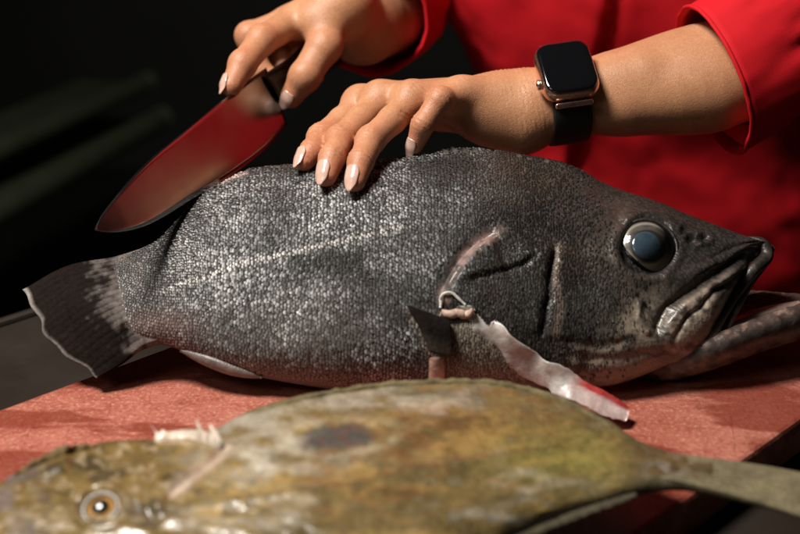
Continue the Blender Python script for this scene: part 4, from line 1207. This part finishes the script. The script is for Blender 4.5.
# ---- nails
HV = np.vstack([VL, VR]); HN = np.vstack([vert_normals(VL, QL), vert_normals(VR, QR)])
cen0 = J['ring'][3]; k0 = np.linalg.norm(HV - cen0, axis=1) < 0.012
if ((HV[k0] - cen0) * HN[k0]).sum() < 0: HN = -HN
m = NT('painted_nail'); nn_ = m.noise(m.coord(), 300, 3)
m.set(Base_Color=m.mix(nn_, (0.60, 0.36, 0.29), (0.70, 0.48, 0.40)), Roughness=0.16, Coat_Weight=0.8, Coat_Roughness=0.05, Subsurface_Weight=0.15, Subsurface_Scale=0.002)
M_NAIL = m.m
def nail(tip, prev, up, r, L, w0, over=0.0028):
    ax_ = nrm(tip - prev); up = nrm(up - ax_ * (up @ ax_)); sd_ = np.cross(ax_, up)
    nt_, ns_ = 20, 15
    t = np.linspace(0, 1, nt_)[:, None]; lat_ = np.linspace(-1, 1, ns_)[None]
    wid = np.interp(t[:, 0], [0, .06, .2, .6, .8, .92, 1.0], [.60, .86, 1, .98, .86, .64, .32])[:, None]
    s_ = (over + r - L) + t * L                                   # along the finger, 0 at the tip joint
    taper = 0.10
    h = np.where(s_ < 0, r - taper * s_, np.sqrt(np.maximum(r * r - (0.62 * s_) ** 2, 1e-8))) + 0.00035
    ang = lat_ * wid * (w0 / r)
    S = tip + ax_ * s_[..., None] + sd_ * (np.sin(ang) * h)[..., None] + up * (np.cos(ang) * h)[..., None]
    near_ = np.linalg.norm(HV - tip, axis=1) < 0.022                # seat the plate on the skin
    hv, hn = HV[near_], HN[near_]
    for it in range(2):
        k_ = ((S.reshape(-1, 1, 3) - hv[None]) ** 2).sum(2).argmin(1)
        off_ = ((S.reshape(-1, 3) - hv[k_]) * hn[k_]).sum(1)
        wgt = np.repeat(sstep(0.92, 0.62, t[:, 0]), ns_)
        want = 0.00040 + 0.0002 * np.repeat(1 - 0 * t[:, 0], ns_)
        S = (S.reshape(-1, 3) + up * ((want - off_) * wgt)[:, None]).reshape(S.shape)
        S = np.stack([np.stack([np.convolve(np.pad(S[:, j_, c_], 2, mode='reflect', reflect_type='odd'), np.ones(5) / 5, 'valid') for c_ in range(3)], 1) for j_ in range(ns_)], 1)
    V, Fq = sheet(S, np.broadcast_to(up, S.shape), np.full((nt_, ns_), 0.00028))
    return mesh_obj('fingernail', V, fix_out(V, Fq), M_NAIL, PERSON)
for k, upv, L, w0 in (('index', nrm(-RX * 0.60 + UP * 0.35 - FW * 0.6), .0140, .0044), ('middle', nrm(-RX * 0.50 + UP * 0.25 - FW * 0.8), .0155, .0047),
                      ('ring', nrm(-RX * 0.50 + UP * 0.22 - FW * 0.85), .0155, .0047), ('pinky', nrm(-RX * 0.52 + UP * 0.1 - FW * 0.8), .0130, .0040)):
    nail(J[k][3], J[k][2], upv, RAD[k][3] + .0004, L, w0)
j = [p3(*q) for q in R_IDX]; nail(j[3], j[2], nrm(-RX * 0.75 + UP * 0.25 - FW * 0.55), .0070, .0140, .0044)
j = [p3(*q) for q in R_THU]; nail(j[3], j[2], nrm(-RX * 0.15 - FW * 0.95), .0074, .0130, .0048, 0.002)

# ---- red jacket
m = NT('red_cotton'); v = m.coord()
wv = m.noise(m.mapped(v, (1, 1, 1)), 1600, 2); big = m.noise(v, 14, 4)
m.set(Base_Color=m.mix(big, (0.50, 0.004, 0.010), (0.62, 0.008, 0.016)), Roughness=0.78, Specular_IOR_Level=0.25)
m.bump(wv, 0.25, 0.0005)
M_RED = m.m
def fold_noise(V, sc, seed): return fbm(V * sc + seed, 3) - 0.5
RZ = [(-.34, .290, .43, .200, .120), (-.16, .275, .415, .182, .118), (-.04, .255, .378, .165, .114), (.04, .232, .365, .147, .112), (.10, .214, .347, .152, .114),
      (.16, .196, .342, .165, .118), (.22, .180, .35, .172, .120), (.30, .165, .355, .178, .122), (.40, .150, .36, .182, .120), (.47, .145, .36, .165, .105), (.51, .142, .36, .12, .085), (.545, .140, .36, .072, .068)]
RR = resample(np.array(RZ), 150); nseg = 200
ph_ = np.linspace(0, 2 * np.pi, nseg, endpoint=False)
ce_ = np.sign(np.cos(ph_)) * np.abs(np.cos(ph_)) ** 0.85; se_ = np.sign(np.sin(ph_)) * np.abs(np.sin(ph_)) ** 0.85
V = np.stack([RR[:, 1, None] + RR[:, 3, None] * ce_, RR[:, 2, None] + RR[:, 4, None] * se_, np.repeat(RR[:, :1], nseg, 1)], 2).reshape(-1, 3)
Fq = grid_faces(150, nseg, True); nv = vert_normals(V, Fq)
if nv[75 * nseg] @ np.array([1, 0, 0]) < 0: nv = -nv; Fq = Fq[:, ::-1].copy()
dsp = 0.022 * fold_noise(np.c_[V[:, 0] * 1.6 + V[:, 2] * 0.9, V[:, 1], V[:, 2] * 0.7], 9, 2) + 0.008 * fold_noise(np.c_[V[:, 0] + V[:, 2] * 1.2, V[:, 1], V[:, 2] - V[:, 0] * 0.8], 22, 8)
# the overlapping front edge (placket): a step of cloth
xf = 0.146 + 0.10 * (V[:, 2] - 0.15)
dsp += np.where(V[:, 1] < RR[0, 2], 0.0065 * sstep(0.004, -0.001, V[:, 0] - xf), 0) - 0.003 * np.exp(-((V[:, 0] - xf - 0.006) / 0.004) ** 2) * (V[:, 1] < 0.33)
V = V + nv * dsp[:, None]
jk = mesh_obj('jacket', V, Fq, M_RED, PERSON)
so = jk.modifiers.new('thick', 'SOLIDIFY'); so.thickness = 0.002; so.offset = -1

def sleeve(name, ctl, rads, squash, seed, up_hint, n=90, seg=120, cut=None, crease=None):
    Pc = resample(np.array(ctl), n); s = np.linspace(0, 1, n)
    rr_ = np.interp(s, np.linspace(0, 1, len(rads)), rads)
    tg_ = nrm(np.gradient(Pc, axis=0)); Sd = nrm(np.cross(tg_, up_hint)); Nu = np.cross(Sd, tg_)
    ph_ = np.linspace(0, 2 * np.pi, seg, endpoint=False)
    V = Pc[:, None] + Sd[:, None] * (np.cos(ph_)[None] * rr_[:, None])[..., None] + Nu[:, None] * (np.sin(ph_)[None] * rr_[:, None] * squash)[..., None]
    V = V.reshape(-1, 3); sv = np.repeat(s, seg); pv = np.tile(ph_, n)
    Fq = grid_faces(n, seg, True)
    if cut is not None:                      # slant the opening
        V = V - np.repeat(tg_, seg, 0) * (cut(pv) * sstep(0.35, 0.0, sv))[:, None]
    nv = vert_normals(V, Fq)
    ctr = np.repeat(Pc, seg, 0)
    if ((V - ctr) * nv).sum() < 0: nv = -nv; Fq = Fq[:, ::-1].copy()
    q = np.c_[np.cos(pv) * 1.3, np.sin(pv) * 1.3, sv * 5.0]
    d_ = 0.016 * (fbm(q * 1.3 + seed, 3) - 0.5) + 0.009 * (fbm(q * np.array([2.2, 2.2, 4.0]) + seed * 2, 3) - 0.5)
    if crease is not None: d_ = d_ + crease(pv, sv)
    V = V + nv * (d_ * (0.3 + 0.7 * sstep(0, 0.16, sv)))[:, None]
    o = mesh_obj(name, V, Fq, M_RED, PERSON)
    so = o.modifiers.new('thick', 'SOLIDIFY'); so.thickness = 0.0022; so.offset = -1
    # hem: a rolled band round the opening
    ring = V[:seg]; ring2 = V[6 * seg:7 * seg]
    Vh, Fh = sweep(np.vstack([ring, ring[:1]]), tg_[0], 0.0011, 0.0014, 8, cap=False)
    mesh_obj('hem', Vh, Fh, M_RED, o)
    return V, Pc, tg_
sleeve('sleeve', [p3(712, 80, .754), p3(760, 50, .762), p3(815, 8, .782), p3(880, -80, .84), sh_l + np.array([0, 0, 0.01])], [.0475, .050, .054, .062, .074], 0.92, 3.0, -FW,
       cut=lambda p: 0.010 * np.cos(p - 0.6), crease=lambda p, s: -0.005 * np.exp(-(((p - 1.35 + 0.2 * s) + np.pi) % (2 * np.pi) - np.pi) ** 2 / 0.012) * sstep(0.02, 0.1, s))
sleeve('sleeve', [p3(366, 18, .866), p3(380, 10, .895), p3(396, -4, .94), elb + np.array([0.005, 0.0, 0.0]), (elb + sh_r) / 2 + np.array([0.0, 0.02, 0]), sh_r], [.044, .046, .049, .054, .060, .070], 0.95, 11.0, UP,
       cut=lambda p: 0.010 * np.cos(p - 2.2))
# small pointed vent corner hanging from the cuff
tri = [p3(716, 126, .752), p3(752, 124, .756), p3(745, 147, .752)]
S3 = np.stack([np.stack([tri[0] + (tri[1] - tri[0]) * t + (tri[2] - (tri[0] + (tri[1] - tri[0]) * t)) * u for u in np.linspace(0, 0.97, 8)]) for t in np.linspace(0, 1, 10)])
V, Fq = sheet(S3, np.broadcast_to(-FW, S3.shape), np.full((10, 8), 0.0009))
mesh_obj('cuff_vent', V, fix_out(V, Fq), M_RED, PERSON)

# ------------------------------------------------------------------ wristwatch
WC = p3(562, 101, .7495)
ax_w = nrm(AP[3] - AP[1])
rel = VL - WC; tt_ = rel @ ax_w
sel = np.abs(tt_) < 0.009
n_w = nrm(-FW * 0.86 + UP * 0.50); n_w = nrm(n_w - ax_w * (n_w @ ax_w)); s_w = np.cross(ax_w, n_w)      # s_w runs across the arm
a_ang = np.arctan2(rel[sel] @ s_w, rel[sel] @ n_w); a_rad = np.hypot(rel[sel] @ s_w, rel[sel] @ n_w)
bins = np.linspace(-np.pi, np.pi, 49); rb = np.array([a_rad[(a_ang >= bins[i]) & (a_ang <= bins[i + 1])].max(initial=0.015) for i in range(48)])
rb = (np.roll(rb, 1) + 2 * rb + np.roll(rb, -1)) / 4; bc = (bins[1:] + bins[:-1]) / 2
def band_r(t): return np.interp(t, np.r_[bc[-1] - 2 * np.pi, bc, bc[0] + 2 * np.pi], np.r_[rb[-1], rb, rb[0]])
top_r = band_r(0.0)
WATCH = thing('wristwatch', 'rose gold square wristwatch with black screen and black strap on forearm', 'wristwatch', tuple(WC))
def rbox(c, ax, half, r, dome=0.0, n=6, bev=0.002):
    """rounded-corner slab along ax[2] with soft rims"""
    rings = []
    for ins, h in ((bev * 1.2, -1), (bev * 0.3, -1 + 0.3), (0, -0.4), (0, 0.3), (bev * 0.35, 0.72), (bev, 0.95), (bev * 1.8, 1.0)):
        pts = []
        for sx, sy, a0 in ((1, 1, 0), (-1, 1, 90), (-1, -1, 180), (1, -1, 270)):
            for k in range(n + 1):
                a = math.radians(a0 + 90 * k / n); rr__ = max(r - ins, 0.0005)
                pts.append(c + ax[0] * (sx * (half[0] - r) + rr__ * math.cos(a)) + ax[1] * (sy * (half[1] - r) + rr__ * math.sin(a)) + ax[2] * h * half[2])
        rings.append(pts)
    N_ = len(rings[0]); V = np.array([p for rg in rings for p in rg]); Fq = [tuple(q) for q in grid_faces(len(rings), N_, True)]
    Fq.append(tuple(range(N_))[::-1]); Fq.append(tuple(range((len(rings) - 1) * N_, len(rings) * N_)))
    return V, Fq
M_ROSE = plain('rose_gold', (0.80, 0.52, 0.42), 0.28, 1.0, 0.05, 300)
m = NT('watch_glass'); m.set(Base_Color=(0.004, 0.004, 0.005), Roughness=m.ramp(m.noise(m.coord(), 120), [(0.3, 0.05), (0.8, 0.12)]), Coat_Weight=1.0, Coat_Roughness=0.02); M_GLASS = m.m
M_STRAP = plain('black_strap', (0.012, 0.010, 0.010), 0.6, 0, 0.2, 900, 0.2)
cw = WC + n_w * (top_r + 0.0048)
AXW = (ax_w, s_w, n_w)
V, Fq = rbox(cw, AXW, (.0170, .0198, .0048), .0088); mesh_obj('case', V, Fq, M_ROSE, WATCH)
V, Fq = rbox(cw + n_w * 0.0046, AXW, (.0158, .0186, .0016), .0080); mesh_obj('screen', V, Fq, M_GLASS, WATCH)
c_ = cw - ax_w * 0.0172 + s_w * 0.0075 + n_w * 0.0004
V, Fq = sweep(np.array([c_, c_ - ax_w * 0.0006, c_ - ax_w * 0.0018, c_ - ax_w * 0.0022]), n_w, np.array([.0030, .0032, .0032, .0024]), np.array([.0030, .0032, .0032, .0024]), 24); mesh_obj('crown', V, Fq, M_ROSE, WATCH)
a0 = 0.0198 / (top_r + 0.004)
tb = np.linspace(a0 * 0.80, 2 * np.pi - a0 * 0.80, 90); tw = (tb + np.pi) % (2 * np.pi) - np.pi
rr_ = band_r(tw) + 0.0016 + 0.0016 * np.exp(-((tb - a0) / 0.35) ** 2) + 0.0016 * np.exp(-((2 * np.pi - tb - a0) / 0.35) ** 2)
rr_ = np.convolve(np.pad(rr_, 4, mode='edge'), np.ones(9) / 9, 'valid')
Pb = WC + s_w * (np.sin(tw) * rr_)[:, None] + n_w * (np.cos(tw) * rr_)[:, None]
Nb = s_w * np.sin(tw)[:, None] + n_w * np.cos(tw)[:, None]
V, Fq = sweep(Pb, Nb, 0.0118, 0.0013, 16, 0.45); strap = mesh_obj('strap', V, Fq, M_STRAP, WATCH)
for sg in (1, -1):
    q = cw + s_w * sg * 0.0222 - n_w * 0.0030
    if sg * s_w[2] > 0 and False: continue
    V, Fq = rbox(q, (ax_w, nrm(s_w * sg - n_w * 0.75), nrm(n_w + s_w * sg * 0.75)), (.0112, .0017, .0014), .0012, bev=0.0004); mesh_obj('lug', V, Fq, M_ROSE, WATCH)

# ------------------------------------------------------------------ knife
kn = nrm([0.75, -0.375, 0.545]); kc = p3(214, 188, .7195)
kpt = lambda px, py: on_plane(np.array(float(px)), np.array(float(py)), kc, kn)
tip = kpt(95, 230); sp = kpt(250, 80); he = kpt(287, 122)
SP_PX = [(95, 230), (99, 220), (114, 199), (147, 162), (181, 134), (221, 101), (250, 79), (265, 68)]
ED_PX = [(95, 230), (108, 232), (125, 231), (147, 225), (170, 213), (192, 199), (216, 185), (241, 169), (266, 149), (287, 124)]
n = 80
A_ = resample(SP_PX, n); B_ = resample(ED_PX, n)
A3 = on_plane(A_[:, 0], A_[:, 1], tip, kn); B3 = on_plane(B_[:, 0], B_[:, 1], tip, kn)
nw = 12; tq = np.linspace(0, 1, nw)
S3 = A3[:, None] + (B3 - A3)[:, None] * tq[None, :, None]
th = np.interp(tq, [0, 0.55, 0.86, 1], [.00105, .00085, .00055, .00008])[None] * np.interp(np.linspace(0, 1, n), [0, .15, 1], [.25, .75, 1])[:, None]
V, Fq = sheet(S3, np.broadcast_to(kn, S3.shape), th)
m = NT('blade_steel'); v = m.coord()
sc1 = m.noise(m.mapped(v, (30, 400, 400)), 6, 5); sm = m.noise(v, 45, 5)
m.set(Base_Color=(0.27, 0.26, 0.25), Metallic=1.0, Roughness=m.math('ADD', m.ramp(sm, [(0.3, 0.13), (0.7, 0.22)]), m.math('MULTIPLY', sc1, 0.05)))
m.bump(sc1, 0.05, 0.0003)
KN = thing('knife', 'wide steel chef knife with tapered blade cutting along the dark fish', 'knife', tuple(tip))
mesh_obj('blade', V, fix_out(V, Fq), m.m, KN)
kd = nrm((sp + he) / 2 - (A3[8] + B3[8]) / 2)
h0 = (A3[-1] + B3[-1]) / 2 - kd * 0.004 + nrm(A3[-1] - B3[-1]) * 0.004
Hs = np.array([h0, h0 + kd * 0.012, h0 + kd * 0.02, h0 + kd * 0.05, h0 + kd * 0.085, h0 + kd * 0.11, h0 + kd * 0.118])
hw = np.array([.0125, .0120, .0115, .0130, .0125, .0145, .0090]); ht = np.array([.0035, .0075, .0085, .0095, .0090, .0095, .0060])
M_HANDLE = plain('black_handle', (0.014, 0.012, 0.011), 0.4, 0, 0.2, 200, 0.15)
V, Fq = sweep(resample(Hs, 40), kn, np.interp(np.linspace(0, 1, 40), np.linspace(0, 1, 7), hw), np.interp(np.linspace(0, 1, 40), np.linspace(0, 1, 7), ht), 18, 0.8)
mesh_obj('handle', V, Fq, M_HANDLE, KN)
vv_ = nrm(((A3 + B3) / 2).mean(0) - CAM); r_ = vv_ - 2 * (vv_ @ kn) * kn
for q in ((208, 190), (230, 178), (165, 217)): print('blade d', q, proj(on_plane(np.array(float(q[0])), np.array(float(q[1])), tip, kn))[2], 'fish', SF.at(*q)[2])
for k, j in J.items(): print(k, [round(float(np.linalg.norm(j[i + 1] - j[i])), 4) for i in range(3)])
